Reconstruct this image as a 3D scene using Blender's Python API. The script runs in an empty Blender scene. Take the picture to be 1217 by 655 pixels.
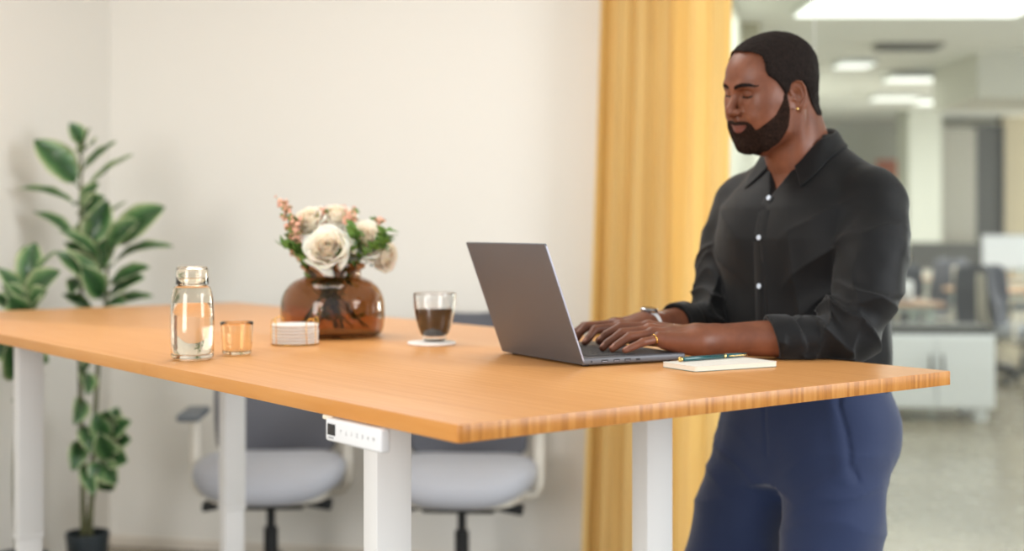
import bpy, bmesh, math, random
import numpy as np
from mathutils import Vector, Matrix

# ------------------------------------------------------------------ basics
SC = bpy.context.scene
COL = SC.collection
FPX, CX, HY, CAMZ = 1600.0, 608.5, 272.0, 1.33     # focal length in px, centre column, horizon row, eye height
TZ = 1.08                                          # table top height

def P(px, py, d):
    "point that stands at distance d and shows at (px, py) in the photograph"
    return np.array([(px - CX) * d / FPX, d, CAMZ - (py - HY) * d / FPX])

def tag(o, label=None, cat=None, group=None, kind=None):
    if label: o['label'] = label
    if cat: o['category'] = cat
    if group: o['group'] = group
    if kind: o['kind'] = kind
    return o

def empty(name, loc, rz=0.0, label=None, cat=None, group=None):
    o = bpy.data.objects.new(name, None)
    o.empty_display_size = 0.05
    COL.objects.link(o)
    o.location = [float(c) for c in loc]
    o.rotation_euler = (0, 0, rz)
    return tag(o, label, cat, group)

def obj(name, vf, m, parent=None, smooth=True, off=None, angle=None):
    v, f = vf[0], vf[1]
    v = np.asarray(v, dtype=float)
    if off is not None: v = v - np.asarray(off, dtype=float)
    me = bpy.data.meshes.new(name)
    me.from_pydata(v.tolist(), [], [list(map(int, q)) for q in f] if not isinstance(f, np.ndarray) else f.tolist())
    me.update()
    if isinstance(m, (list, tuple)):
        for x in m: me.materials.append(x)
    elif m: me.materials.append(m)
    if smooth:
        me.polygons.foreach_set('use_smooth', [True] * len(me.polygons))
        if angle is not None: me.set_sharp_from_angle(angle=math.radians(angle))
    o = bpy.data.objects.new(name, me)
    COL.objects.link(o)
    if parent is not None: o.parent = parent
    return o

def copy_tree(o, parent=None):
    c = o.copy(); COL.objects.link(c)
    if parent is not None: c.parent = parent
    for ch in list(o.children): copy_tree(ch, c)
    return c

def join(*vfs):
    V, F, n = [], [], 0
    for v, f in vfs:
        v = np.asarray(v, dtype=float)
        V.append(v)
        F += [[int(i) + n for i in q] for q in f]
        n += len(v)
    return np.concatenate(V), F

def xf(vf, loc=(0, 0, 0), rot=(0, 0, 0), scale=(1, 1, 1)):
    from mathutils import Euler
    R = np.array(Euler(rot, 'XYZ').to_matrix())
    v = np.asarray(vf[0], dtype=float) * np.asarray(scale)
    return v @ R.T + np.asarray(loc, dtype=float), vf[1]

def from_bm(bm):
    bm.verts.index_update()
    v = np.array([x.co[:] for x in bm.verts]); f = [[x.index for x in q.verts] for q in bm.faces]
    bm.free()
    return v, f

def box(size, c=(0, 0, 0), bev=0.0, seg=2):
    bm = bmesh.new()
    bmesh.ops.create_cube(bm, size=1.0)
    for x in bm.verts: x.co = Vector((x.co.x * size[0] + c[0], x.co.y * size[1] + c[1], x.co.z * size[2] + c[2]))
    if bev > 0:
        bmesh.ops.bevel(bm, geom=list(bm.edges), offset=bev, segments=seg, profile=0.5, affect='EDGES')
    return from_bm(bm)

def prism(pts, z0, z1, bev=0.0, seg=2):
    "horizontal polygon (counter-clockwise) raised from z0 to z1"
    bm = bmesh.new()
    a = [bm.verts.new((p[0], p[1], z0)) for p in pts]
    b = [bm.verts.new((p[0], p[1], z1)) for p in pts]
    n = len(pts)
    bm.faces.new(a[::-1]); bm.faces.new(b)
    for i in range(n): bm.faces.new((a[i], a[(i + 1) % n], b[(i + 1) % n], b[i]))
    if bev > 0:
        bmesh.ops.bevel(bm, geom=list(bm.edges), offset=bev, segments=seg, profile=0.5, affect='EDGES')
    return from_bm(bm)

def lathe(prof, seg=48, c=(0, 0, 0), sx=1.0, sy=1.0):
    "profile of (r, z); r = 0 closes at the axis"
    V, F, rings = [], [], []
    for r, z in prof:
        if r <= 1e-7:
            rings.append([len(V)]); V.append((c[0], c[1], c[2] + z))
        else:
            ring = []
            for i in range(seg):
                a = 2 * math.pi * i / seg
                ring.append(len(V)); V.append((c[0] + r * math.cos(a) * sx, c[1] + r * math.sin(a) * sy, c[2] + z))
            rings.append(ring)
    for a, b in zip(rings[:-1], rings[1:]):
        for i in range(seg):
            j = (i + 1) % seg
            if len(a) == 1 and len(b) == 1: continue
            if len(a) == 1: F.append((a[0], b[j], b[i]))
            elif len(b) == 1: F.append((a[i], a[j], b[0]))
            else: F.append((a[i], a[j], b[j], b[i]))
    return np.array(V), F

def tube(path, r, seg=8, cap=True, closed=False):
    path = [np.asarray(p, dtype=float) for p in path]
    n = len(path)
    rr = r if hasattr(r, '__len__') else [r] * n
    V, F = [], []
    up = np.array([0, 0, 1.0])
    prev = None
    for i, p in enumerate(path):
        if closed: t = path[(i + 1) % n] - path[i - 1]
        else: t = path[min(i + 1, n - 1)] - path[max(i - 1, 0)]
        t = t / (np.linalg.norm(t) + 1e-12)
        if prev is None:
            a = np.cross(t, up)
            if np.linalg.norm(a) < 0.1: a = np.cross(t, [1.0, 0, 0])
        else:
            a = prev - t * np.dot(prev, t)
        a /= np.linalg.norm(a); prev = a
        b = np.cross(t, a)
        for k in range(seg):
            w = 2 * math.pi * k / seg
            V.append(p + (a * math.cos(w) + b * math.sin(w)) * rr[i])
    for i in range(n if closed else n - 1):
        j = (i + 1) % n
        for k in range(seg):
            l = (k + 1) % seg
            F.append((i * seg + k, i * seg + l, j * seg + l, j * seg + k))
    if cap and not closed:
        F.append(tuple(range(seg))[::-1]); F.append(tuple((n - 1) * seg + k for k in range(seg)))
    return np.array(V), F

def smooth_path(pts, n=8):
    "Catmull-Rom through the points"
    p = [np.asarray(q, dtype=float) for q in pts]
    p = [2 * p[0] - p[1]] + p + [2 * p[-1] - p[-2]]
    out = []
    for i in range(1, len(p) - 2):
        for k in range(n):
            t = k / n
            out.append(0.5 * (2 * p[i] + (p[i + 1] - p[i - 1]) * t + (2 * p[i - 1] - 5 * p[i] + 4 * p[i + 1] - p[i + 2]) * t * t
                              + (3 * p[i] - p[i - 1] - 3 * p[i + 1] + p[i + 2]) * t ** 3))
    out.append(p[-2])
    return out

def gridmesh(pts):
    "pts: (n, m, 3) array -> quads"
    n, m = pts.shape[:2]
    i, j = np.meshgrid(np.arange(n - 1), np.arange(m - 1), indexing='ij')
    a = (i * m + j).ravel()
    return pts.reshape(-1, 3), np.stack([a, a + m, a + m + 1, a + 1], 1)

def solidify(o, t, offset=0.0):
    md = o.modifiers.new('thickness', 'SOLIDIFY'); md.thickness = t; md.offset = offset
    return o

def text_mesh(s, size, depth=0.0003):
    cu = bpy.data.curves.new('t', 'FONT'); cu.body = s; cu.size = size; cu.extrude = depth
    cu.align_x = 'CENTER'; cu.align_y = 'CENTER'
    to = bpy.data.objects.new('t', cu); COL.objects.link(to)
    dg = bpy.context.evaluated_depsgraph_get()
    me = bpy.data.meshes.new_from_object(to.evaluated_get(dg))
    v = np.array([x.co[:] for x in me.vertices]); f = [list(p.vertices) for p in me.polygons]
    bpy.data.objects.remove(to); bpy.data.curves.remove(cu); bpy.data.meshes.remove(me)
    return v, f

# ------------------------------------------------------------------ materials
def srgb(r, g, b):
    def c(x):
        x /= 255.0
        return x / 12.92 if x <= 0.04045 else ((x + 0.055) / 1.055) ** 2.4
    return (c(r), c(g), c(b), 1.0)

class NT:
    def __init__(s, name):
        s.m = bpy.data.materials.new(name); s.m.use_nodes = True
        s.t = s.m.node_tree; s.t.nodes.clear()
        s.out = s.n('ShaderNodeOutputMaterial')
    def n(s, typ, **kw):
        nd = s.t.nodes.new(typ)
        for k, v in kw.items():
            if k == 'inp':
                for a, b in v.items(): nd.inputs[a].default_value = b
            else: setattr(nd, k, v)
        return nd
    def l(s, a, b): s.t.links.new(a, b)

def mat(name, col, rough=0.5, metal=0.0, bump=0.0, bscale=60.0, vary=0.0, vscale=8.0, sheen=0.0, coat=0.0,
        stretch=(1, 1, 1), spec=0.5, emit=0.0, trans=0.0, ior=1.45, sss=0.0):
    a = NT(name)
    b = a.n('ShaderNodeBsdfPrincipled')
    b.inputs['Base Color'].default_value = col
    b.inputs['Roughness'].default_value = rough
    b.inputs['Metallic'].default_value = metal
    b.inputs['Specular IOR Level'].default_value = spec
    b.inputs['IOR'].default_value = ior
    b.inputs['Transmission Weight'].default_value = trans
    b.inputs['Coat Weight'].default_value = coat
    b.inputs['Coat Roughness'].default_value = 0.15
    b.inputs['Sheen Weight'].default_value = sheen
    b.inputs['Sheen Roughness'].default_value = 0.5
    if sss > 0:
        b.inputs['Subsurface Weight'].default_value = sss
        b.inputs['Subsurface Scale'].default_value = 0.006
    if emit > 0:
        b.inputs['Emission Color'].default_value = col
        b.inputs['Emission Strength'].default_value = emit
    a.l(b.outputs[0], a.out.inputs[0])
    tc = a.n('ShaderNodeTexCoord'); mp = a.n('ShaderNodeMapping'); mp.inputs['Scale'].default_value = stretch
    a.l(tc.outputs['Object'], mp.inputs[0])
    if bump > 0:
        nz = a.n('ShaderNodeTexNoise', inp={'Scale': bscale, 'Detail': 3.0})
        bp = a.n('ShaderNodeBump', inp={'Strength': bump, 'Distance': 0.002})
        a.l(mp.outputs[0], nz.inputs['Vector']); a.l(nz.outputs['Fac'], bp.inputs['Height']); a.l(bp.outputs[0], b.inputs['Normal'])
    if vary > 0:
        nz = a.n('ShaderNodeTexNoise', inp={'Scale': vscale, 'Detail': 4.0})
        mx = a.n('ShaderNodeMix', data_type='RGBA', blend_type='MULTIPLY')
        rp = a.n('ShaderNodeMapRange', inp={'From Min': 0.3, 'From Max': 0.7, 'To Min': 1 - vary, 'To Max': 1 + vary})
        a.l(mp.outputs[0], nz.inputs['Vector']); a.l(nz.outputs['Fac'], rp.inputs[0])
        mx.inputs[0].default_value = 1.0; mx.inputs[6].default_value = col
        cb = a.n('ShaderNodeCombineColor')
        for i in range(3): a.l(rp.outputs[0], cb.inputs[i])
        a.l(cb.outputs[0], mx.inputs[7]); a.l(mx.outputs[2], b.inputs['Base Color'])
    a.bsdf = b
    a.m['_'] = 0
    return a.m

def glass(name, tint, rough=0.0, ior=1.45):
    a = NT(name)
    b = a.n('ShaderNodeBsdfPrincipled')
    b.inputs['Base Color'].default_value = tint; b.inputs['Roughness'].default_value = rough
    b.inputs['Transmission Weight'].default_value = 1.0; b.inputs['IOR'].default_value = ior
    a.l(b.outputs[0], a.out.inputs[0])
    return a.m

def thin_glass(name, tint, ior=1.45, gloss=1.0):
    "thin sheet: clear view plus a Fresnel reflection"
    a = NT(name)
    t = a.n('ShaderNodeBsdfTransparent'); t.inputs[0].default_value = tint
    g = a.n('ShaderNodeBsdfGlossy'); g.inputs['Roughness'].default_value = 0.02
    f = a.n('ShaderNodeFresnel'); f.inputs[0].default_value = ior
    mu = a.n('ShaderNodeMath', operation='MULTIPLY'); mu.inputs[1].default_value = gloss
    a.l(f.outputs[0], mu.inputs[0])
    mx = a.n('ShaderNodeMixShader')
    a.l(mu.outputs[0], mx.inputs[0]); a.l(t.outputs[0], mx.inputs[1]); a.l(g.outputs[0], mx.inputs[2]); a.l(mx.outputs[0], a.out.inputs[0])
    return a.m

# ------------------------------------------------------------------ implicit surfaces
def smin(a, b, k):
    h = np.clip(0.5 + 0.5 * (b - a) / k, 0, 1)
    return b + (a - b) * h - k * h * (1 - h)
def smax(a, b, k): return -smin(-a, -b, k)
def sstep(a, b, x):
    t = np.clip((x - a) / (b - a), 0, 1); return t * t * (3 - 2 * t)

def ell(Q, c, r):
    q = Q - np.asarray(c, dtype=np.float32); r = np.asarray(r, dtype=np.float32)
    k0 = np.sqrt(((q / r) ** 2).sum(-1)); k1 = np.sqrt(((q / (r * r)) ** 2).sum(-1))
    return k0 * (k0 - 1.0) / (k1 + 1e-9)
def cone(Q, a, b, ra, rb):
    a = np.asarray(a, dtype=np.float32); b = np.asarray(b, dtype=np.float32)
    ab = b - a
    t = np.clip(((Q - a) @ ab) / (ab @ ab), 0, 1)
    return np.sqrt(((Q - a - t[..., None] * ab) ** 2).sum(-1)) - (ra + (rb - ra) * t)
def chain(Q, pts, rs):
    d = None
    for i in range(len(pts) - 1):
        e = cone(Q, pts[i], pts[i + 1], rs[i], rs[i + 1])
        d = e if d is None else np.minimum(d, e)
    return d
def sphere(Q, c, r): return np.sqrt(((Q - np.asarray(c, dtype=np.float32)) ** 2).sum(-1)) - r
def loft(Q, rows, p=2.0):
    "rows of (z, cx, cy, a, b): stacked ellipses; Q[...,2] is height"
    R = np.array(rows, dtype=np.float32)
    z = Q[..., 2]
    f = lambda k: np.interp(z, R[:, 0], R[:, k]).astype(np.float32)
    a, b = f(3), f(4)
    x = np.abs(Q[..., 0] - f(1)) / a; y = np.abs(Q[..., 1] - f(2)) / b
    d = ((x ** p + y ** p) ** (1.0 / p) - 1) * np.minimum(a, b)
    return np.maximum(d, np.maximum(R[0, 0] - z, z - R[-1, 0]))

def _hash(i, j, k, seed):
    n = (i * 73856093) ^ (j * 19349663) ^ (k * 83492791) ^ (seed * 2654435)
    n = (n ^ (n >> 13)) * 1274126177 & 0x7fffffff
    n = (n ^ (n >> 16)) & 0xffff
    return n.astype(np.float32) / 65535.0
def vnoise(Q, s, seed=1):
    q = Q * s
    i = np.floor(q).astype(np.int64); f = (q - i).astype(np.float32); f = f * f * (3 - 2 * f)
    r = 0
    for a in (0, 1):
        for b in (0, 1):
            for c in (0, 1):
                w = (f[..., 0] if a else 1 - f[..., 0]) * (f[..., 1] if b else 1 - f[..., 1]) * (f[..., 2] if c else 1 - f[..., 2])
                r = r + w * _hash(i[..., 0] + a, i[..., 1] + b, i[..., 2] + c, seed)
    return r * 2 - 1

def polygonize(f, lo, hi, h, pad=7.0):
    lo = np.asarray(lo, dtype=np.float32); hi = np.asarray(hi, dtype=np.float32)
    S = 4
    n = (np.ceil((hi - lo) / h / S).astype(int)) * S + 1
    ax = [lo[k] + h * np.arange(n[k], dtype=np.float32) for k in range(3)]
    def ev(X):
        out = np.empty(len(X), dtype=np.float32)
        for s in range(0, len(X), 200000): out[s:s + 200000] = f(X[s:s + 200000])
        return out
    C = np.stack(np.meshgrid(*[a[::S] for a in ax], indexing='ij'), -1).reshape(-1, 3)
    cs = tuple((n - 1) // S + 1)
    cv = ev(C).reshape(cs)
    ab = np.abs(cv)
    m = np.full(tuple(np.array(cs) - 1), 1e9, dtype=np.float32)
    for a in (0, 1):
        for b in (0, 1):
            for c in (0, 1):
                m = np.minimum(m, ab[a:cs[0] - 1 + a, b:cs[1] - 1 + b, c:cs[2] - 1 + c])
    act = m < pad * h
    V = np.repeat(np.repeat(np.repeat(cv, S, 0), S, 1), S, 2)[:n[0], :n[1], :n[2]].copy()
    V = np.where(V < 0, -1.0, 1.0).astype(np.float32)
    need = np.zeros(tuple(n), dtype=bool)
    A = np.repeat(np.repeat(np.repeat(act, S, 0), S, 1), S, 2)
    for a in (0, 1):
        for b in (0, 1):
            for c in (0, 1):
                need[a:n[0] - 1 + a, b:n[1] - 1 + b, c:n[2] - 1 + c] |= A
    idx = np.argwhere(need)
    X = lo + h * idx.astype(np.float32)
    V[idx[:, 0], idx[:, 1], idx[:, 2]] = ev(X)
    ins = V < 0
    cnt = np.zeros(tuple(n - 1), dtype=np.int8)
    cor = [(a, b, c) for a in (0, 1) for b in (0, 1) for c in (0, 1)]
    for a, b, c in cor: cnt += ins[a:n[0] - 1 + a, b:n[1] - 1 + b, c:n[2] - 1 + c]
    cell = np.argwhere((cnt > 0) & (cnt < 8))
    vid = np.full(tuple(n - 1), -1, dtype=np.int64); vid[cell[:, 0], cell[:, 1], cell[:, 2]] = np.arange(len(cell))
    acc = np.zeros((len(cell), 3), dtype=np.float32); w = np.zeros(len(cell), dtype=np.float32)
    for i in range(8):
        for j in range(i + 1, 8):
            if sum(x != y for x, y in zip(cor[i], cor[j])) != 1: continue
            p, q = np.array(cor[i]), np.array(cor[j])
            a = V[tuple((cell + p).T)]; b = V[tuple((cell + q).T)]
            cr = (a < 0) != (b < 0)
            t = np.where(cr, a / np.where(cr, a - b, 1), 0)
            acc += np.where(cr[:, None], p + t[:, None] * (q - p), 0); w += cr
    verts = lo + h * (cell + acc / w[:, None])
    F = []
    for k in range(3):
        e = [0, 0, 0]; e[k] = 1
        s0 = ins[:n[0] - e[0], :n[1] - e[1], :n[2] - e[2]]; s1 = ins[e[0]:, e[1]:, e[2]:]
        cr = np.argwhere(s0 != s1)
        u, v = [(1, 2), (2, 0), (0, 1)][k]
        ok = (cr[:, u] > 0) & (cr[:, v] > 0) & (cr[:, u] < n[u] - 1) & (cr[:, v] < n[v] - 1)
        cr = cr[ok]
        U = np.zeros(3, int); U[u] = 1; W = np.zeros(3, int); W[v] = 1
        g = lambda x: vid[tuple(x.T)]
        q = np.stack([g(cr - U - W), g(cr - W), g(cr), g(cr - U)], 1)
        fl = s0[tuple(cr.T)]
        q[~fl] = q[~fl][:, ::-1]
        F.append(q)
    F = np.concatenate(F)
    F = F[(F >= 0).all(1)]
    return verts.astype(float), F

def relax(vf, it=2, lam=0.5):
    v, F = vf
    E = np.concatenate([F[:, [0, 1]], F[:, [1, 2]], F[:, [2, 3]], F[:, [3, 0]]])
    E = np.concatenate([E, E[:, ::-1]])
    deg = np.bincount(E[:, 0], minlength=len(v)).astype(float); deg[deg == 0] = 1
    for s in range(it):
        for l in (lam, -lam * 1.04):
            m = np.stack([np.bincount(E[:, 0], weights=v[E[:, 1], k], minlength=len(v)) for k in range(3)], 1) / deg[:, None]
            v = v + l * (m - v)
    return v, F

def set_attr(o, name, vals):
    a = o.data.attributes.new(name, 'FLOAT', 'POINT')
    a.data.foreach_set('value', np.asarray(vals, dtype=np.float32))
# ------------------------------------------------------------------ the room
WO = np.array([-1.69, 5.66]); WD = np.array([0.976, -0.217]); WD /= np.linalg.norm(WD)
WN = np.array([WD[1], -WD[0]])               # out of the back wall, towards the camera
WRZ = math.atan2(WD[1], WD[0])
def wallpt(t, n, z=0.0):                     # t along the back wall, n in front of it
    q = WO + WD * t + WN * n
    return (q[0], q[1], z)
def wall_t(px, n=0.0):                       # where the column px meets the plane n in front of the wall
    k = (px - CX) / FPX
    o = WO + WN * n
    return (k * o[1] - o[0]) / (WD[0] - k * WD[1])

CEIL = 2.8
M_wall = mat('warm_white_paint', srgb(232, 229, 222), 0.75, bump=0.15, bscale=180)
M_trim = mat('trim_paint', srgb(222, 214, 202), 0.5)
M_ceil = mat('ceiling_paint', srgb(232, 232, 228), 0.9)

def struct(name, vf, m, **k):
    o = obj(name, vf, m, **k); o['kind'] = 'structure'; return o
def quad_box(t0, t1, n0, n1, z0, z1, bev=0.0):
    pts = [wallpt(t0, n1)[:2], wallpt(t1, n1)[:2], wallpt(t1, n0)[:2], wallpt(t0, n0)[:2]]
    return prism(pts, z0, z1, bev)

T_END = wall_t(808)
struct('wall_back', quad_box(0, T_END, -0.14, 0, 0, CEIL), M_wall, smooth=False)
struct('wall_left', quad_box(-0.14, 0.0, -0.14, 6.4, 0, CEIL), M_wall, smooth=False)
struct('baseboard_back', quad_box(0.012, T_END, 0, 0.012, 0, 0.045, 0.003), M_trim, smooth=False)
struct('baseboard_left', quad_box(0.0, 0.012, 0, 6.3, 0, 0.045, 0.003), M_trim, smooth=False)

# polished concrete floor
a = NT('polished_concrete')
b = a.n('ShaderNodeBsdfPrincipled', inp={'Roughness': 0.22})
tc = a.n('ShaderNodeTexCoord'); n1 = a.n('ShaderNodeTexNoise', inp={'Scale': 1.3, 'Detail': 6.0, 'Roughness': 0.6})
cr = a.n('ShaderNodeValToRGB'); cr.color_ramp.elements[0].position = 0.3; cr.color_ramp.elements[1].position = 0.75
cr.color_ramp.elements[0].color = srgb(130, 122, 106); cr.color_ramp.elements[1].color = srgb(154, 146, 129)
n2 = a.n('ShaderNodeTexNoise', inp={'Scale': 9.0, 'Detail': 3.0}); mr = a.n('ShaderNodeMapRange', inp={'To Min': 0.16, 'To Max': 0.34})
a.l(tc.outputs['Object'], n1.inputs['Vector']); a.l(n1.outputs['Fac'], cr.inputs[0]); a.l(cr.outputs[0], b.inputs['Base Color'])
a.l(tc.outputs['Object'], n2.inputs['Vector']); a.l(n2.outputs['Fac'], mr.inputs[0]); a.l(mr.outputs[0], b.inputs['Roughness'])
a.l(b.outputs[0], a.out.inputs[0]); M_floor = a.m
struct('floor', box((22, 26, 0.1), (4, 9.5, -0.05)), M_floor, smooth=False)

# ceiling: one slab over both rooms (the camera side stays open to the daylight of the window front)
struct('ceiling', box((22, 22.0, 0.1), (4, 11.5, CEIL + 0.05)), M_ceil, smooth=False)

# glass partition, continuing the line of the back wall
M_pane = thin_glass('partition_glass', (0.93, 0.95, 0.94, 1), 1.4, 0.8)
M_frame = mat('pale_metal_frame', srgb(205, 207, 203), 0.4, 0.3)
T_J = wall_t(968); T_R = T_J + 1.5
ts = [T_END + 0.012, T_J, T_R, T_R + 1.5, T_R + 3.0]
for i in range(4):
    w = struct('window_%d' % (i + 1), quad_box(ts[i] + 0.002, ts[i + 1] - 0.002, -0.076, -0.064, 0.05, CEIL - 0.05), M_pane, smooth=False)
    obj('glass_joint', quad_box(ts[i + 1] - 0.0018, ts[i + 1] + 0.0018, -0.0765, -0.0635, 0.05, CEIL - 0.05), M_frame, w, smooth=False)
struct('trim_1', quad_box(T_END, ts[-1], -0.10, -0.04, 0, 0.05), M_frame, smooth=False)
struct('trim_2', quad_box(T_END, ts[-1], -0.10, -0.04, CEIL - 0.05, CEIL), M_frame, smooth=False)
struct('trim_3', quad_box(T_END, T_END + 0.012, -0.14, 0.0, 0.05, CEIL - 0.05), M_frame, smooth=False)

# yellow curtain at the end of the wall
a = NT('yellow_curtain_cloth')
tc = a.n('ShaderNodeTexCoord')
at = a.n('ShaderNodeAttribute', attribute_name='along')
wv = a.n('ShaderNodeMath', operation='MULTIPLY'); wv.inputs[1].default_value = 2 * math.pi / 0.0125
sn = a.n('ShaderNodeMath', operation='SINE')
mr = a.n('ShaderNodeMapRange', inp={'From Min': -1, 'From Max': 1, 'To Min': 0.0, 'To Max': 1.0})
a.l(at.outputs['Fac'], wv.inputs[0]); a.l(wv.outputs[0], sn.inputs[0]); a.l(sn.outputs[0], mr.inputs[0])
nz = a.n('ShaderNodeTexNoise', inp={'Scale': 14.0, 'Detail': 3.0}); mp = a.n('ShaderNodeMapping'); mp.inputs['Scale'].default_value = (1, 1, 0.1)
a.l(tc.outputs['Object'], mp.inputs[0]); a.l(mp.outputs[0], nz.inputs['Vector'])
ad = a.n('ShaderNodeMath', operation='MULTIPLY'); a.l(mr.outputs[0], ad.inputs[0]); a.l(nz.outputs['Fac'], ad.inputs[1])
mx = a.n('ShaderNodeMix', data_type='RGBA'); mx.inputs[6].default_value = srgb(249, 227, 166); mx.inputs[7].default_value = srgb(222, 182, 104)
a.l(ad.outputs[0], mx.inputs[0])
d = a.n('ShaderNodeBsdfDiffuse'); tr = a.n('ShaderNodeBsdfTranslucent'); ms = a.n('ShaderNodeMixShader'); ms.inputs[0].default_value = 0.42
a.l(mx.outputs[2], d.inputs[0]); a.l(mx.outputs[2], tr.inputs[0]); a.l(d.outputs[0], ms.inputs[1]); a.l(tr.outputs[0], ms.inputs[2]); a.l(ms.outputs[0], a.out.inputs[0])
M_curtain = a.m

def make_curtain():
    n_s, n_z = 420, 40
    n0 = 0.15
    tl, tr_ = wall_t(719, n0), wall_t(869, n0)
    W = tr_ - tl
    s = np.linspace(0, 1, n_s)
    z = np.linspace(0.02, CEIL - 0.03, n_z)
    S, Z = np.meshgrid(s, z, indexing='ij')
    zz = Z / CEIL
    # irregular deep folds
    ph = 2 * np.pi * (6.3 * S + 0.35 * np.sin(4.2 * S + 0.6) + 0.02 * np.sin(3 * zz + 5 * S))
    amp = 0.030 * (1.15 - 0.35 * zz) * (1 + 0.3 * np.sin(9 * S + 2))
    off = amp * np.sin(ph) + 0.007 * np.sin(2.3 * ph + 1.1 + zz * 2) + 0.003 * np.sin(5.1 * ph + zz * 3)
    # one broad open panel at the right end that leans out to the glass
    k = sstep(0.62, 0.72, S)
    off = off * (1 - 0.55 * k) - 0.02 * k + 0.06 * k * np.sin(np.pi * np.clip((S - 0.62) / 0.38, 0, 1)) * 0.5
    flare = (1 - zz) ** 1.3 * 0.075
    T = tl + S * W - flare * (1 - S) * 1.2 - flare * 0.5 * S + 0.006 * np.cos(ph)
    N = n0 + off
    X = WO[0] + WD[0] * T + WN[0] * N; Y = WO[1] + WD[1] * T + WN[1] * N
    pts = np.stack([X, Y, Z], -1)
    root = wallpt(tl + W / 2, n0)
    root_e = empty('curtain', root, 0, 'floor length mustard yellow curtain hanging beside the glass partition', 'curtain')
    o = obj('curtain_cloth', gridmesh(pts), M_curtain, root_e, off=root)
    set_attr(o, 'along', (S * W * 1.9).ravel())
    solidify(o, 0.0016)
    rail = quad_box(tl - 0.08, tr_ + 0.02, n0 - 0.012, n0 + 0.012, CEIL - 0.028, CEIL - 0.002)
    obj('curtain_rail', rail, M_frame, root_e, smooth=False, off=root)
make_curtain()

# ------------------------------------------------------------------ office behind the glass
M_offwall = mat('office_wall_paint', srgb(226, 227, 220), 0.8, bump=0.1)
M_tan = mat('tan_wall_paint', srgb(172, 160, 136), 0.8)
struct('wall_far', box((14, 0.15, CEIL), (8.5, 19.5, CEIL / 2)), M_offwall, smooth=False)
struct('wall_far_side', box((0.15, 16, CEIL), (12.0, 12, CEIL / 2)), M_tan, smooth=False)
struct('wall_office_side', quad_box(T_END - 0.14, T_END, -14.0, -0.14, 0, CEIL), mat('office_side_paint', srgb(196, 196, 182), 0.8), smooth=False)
def at_d(px, d): return (px - CX) * d / FPX
def zz(py, d): return CAMZ - (py - HY) * d / FPX
def slab(px0, px1, d, dd, z0, z1, bev=0.0):
    x0, x1 = at_d(px0, d), at_d(px1, d)
    return box((x1 - x0, dd, z1 - z0), ((x0 + x1) / 2, d + dd / 2, (z0 + z1) / 2), bev)
M_ply = mat('olive_panel', srgb(176, 170, 146), 0.7)
M_grey = mat('grey_laminate', srgb(150, 146, 136), 0.6)
M_dark = mat('charcoal_panel', srgb(72, 71, 68), 0.6)
M_coral = mat('coral_paper', srgb(226, 148, 124), 0.8)
M_white = mat('white_laminate', srgb(226, 228, 230), 0.4)
struct('trim_4', slab(864, 903, 9.6, 0.3, 2.05, CEIL), M_ply, smooth=False)
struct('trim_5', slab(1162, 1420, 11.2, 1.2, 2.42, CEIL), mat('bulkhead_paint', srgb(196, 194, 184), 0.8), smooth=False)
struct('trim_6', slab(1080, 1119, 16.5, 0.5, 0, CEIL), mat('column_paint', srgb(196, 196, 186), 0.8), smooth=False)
struct('wall_far_right', slab(1193, 1420, 17.6, 0.2, 0, CEIL), M_tan, smooth=False)
g = obj('wardrobe', slab(1119, 1160, 17.2, 0.55, 0, zz(152, 17.2), 0.006), M_grey, smooth=False)
tag(g, 'tall grey wardrobe standing far behind the glass beside the dark doorway', 'wardrobe')
w_ = struct('door_1', slab(1161, 1192, 17.4, 0.1, 0, zz(152, 17.4)), M_dark, smooth=False)
obj('door_frame', join(slab(1159, 1161.5, 17.36, 0.14, 0, zz(150, 17.4)), slab(1191.5, 1194, 17.36, 0.14, 0, zz(150, 17.4)), slab(1159, 1194, 17.36, 0.14, zz(152, 17.4), zz(149, 17.4))), M_dark, w_, smooth=False)
pst = tag(obj('poster', slab(1042, 1079, 19.395, 0.03, zz(262, 19.4), zz(190, 19.4)), M_coral, smooth=False), 'coral poster on the far office wall beside his shoulder', 'poster')

M_lamp = mat('lit_lamp_panel', (1, 1, 0.97, 1), 0.5, emit=1.5)
M_lamp2 = mat('lit_lamp_panel_dim', (1, 1, 0.98, 1), 0.5, emit=1.0)
def ceiling_light(px0, px1, d, dd, z, m, label, mf=M_frame):
    x0, x1 = at_d(px0, d), at_d(px1, d)
    c = ((x0 + x1) / 2, d + dd / 2, z)
    r = empty('ceiling_light', c, 0, label, 'light', 'lit fittings on the office ceiling')
    hh = CEIL - z
    obj('light_frame', box((x1 - x0 + 0.03, dd + 0.03, 0.045), (0, 0, 0.0265), 0.004), mf, r, smooth=False)
    obj('diffuser', box((x1 - x0, dd, 0.012), (0, 0, 0)), m, r, smooth=False)
    if hh > 0.12:
        for sx in (-0.35, 0.35): obj('hanger_wire', tube([(sx * (x1 - x0), 0, 0.04), (sx * (x1 - x0), 0, hh - 0.0)], 0.004, 6), mf, r)
    return r
ceiling_light(975, 1260, 8.25, 0.75, CEIL - 0.05, M_lamp, 'wide bright ceiling panel at the top right behind the glass')
ceiling_light(1062, 1122, 12.4, 0.35, 2.72, M_lamp2, 'short dim ceiling light between the grille and the hanging light')
ceiling_light(1096, 1145, 15.0, 0.30, 2.75, M_lamp, 'bright linear light deepest in the office beside the pale column')
ceiling_light(1042, 1094, 14.6, 0.30, 2.75, M_lamp2, 'dimmer linear light deepest in the office on the left of its bright twin')
ceiling_light(1000, 1040, 11.6, 0.30, 2.75, M_lamp2, 'small ceiling light nearest the back of his head')
v_ = empty('ceiling_vent', (at_d(1083, 10.6), 10.7, CEIL - 0.03), 0, 'dark air grille in the office ceiling', 'vent')
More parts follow.
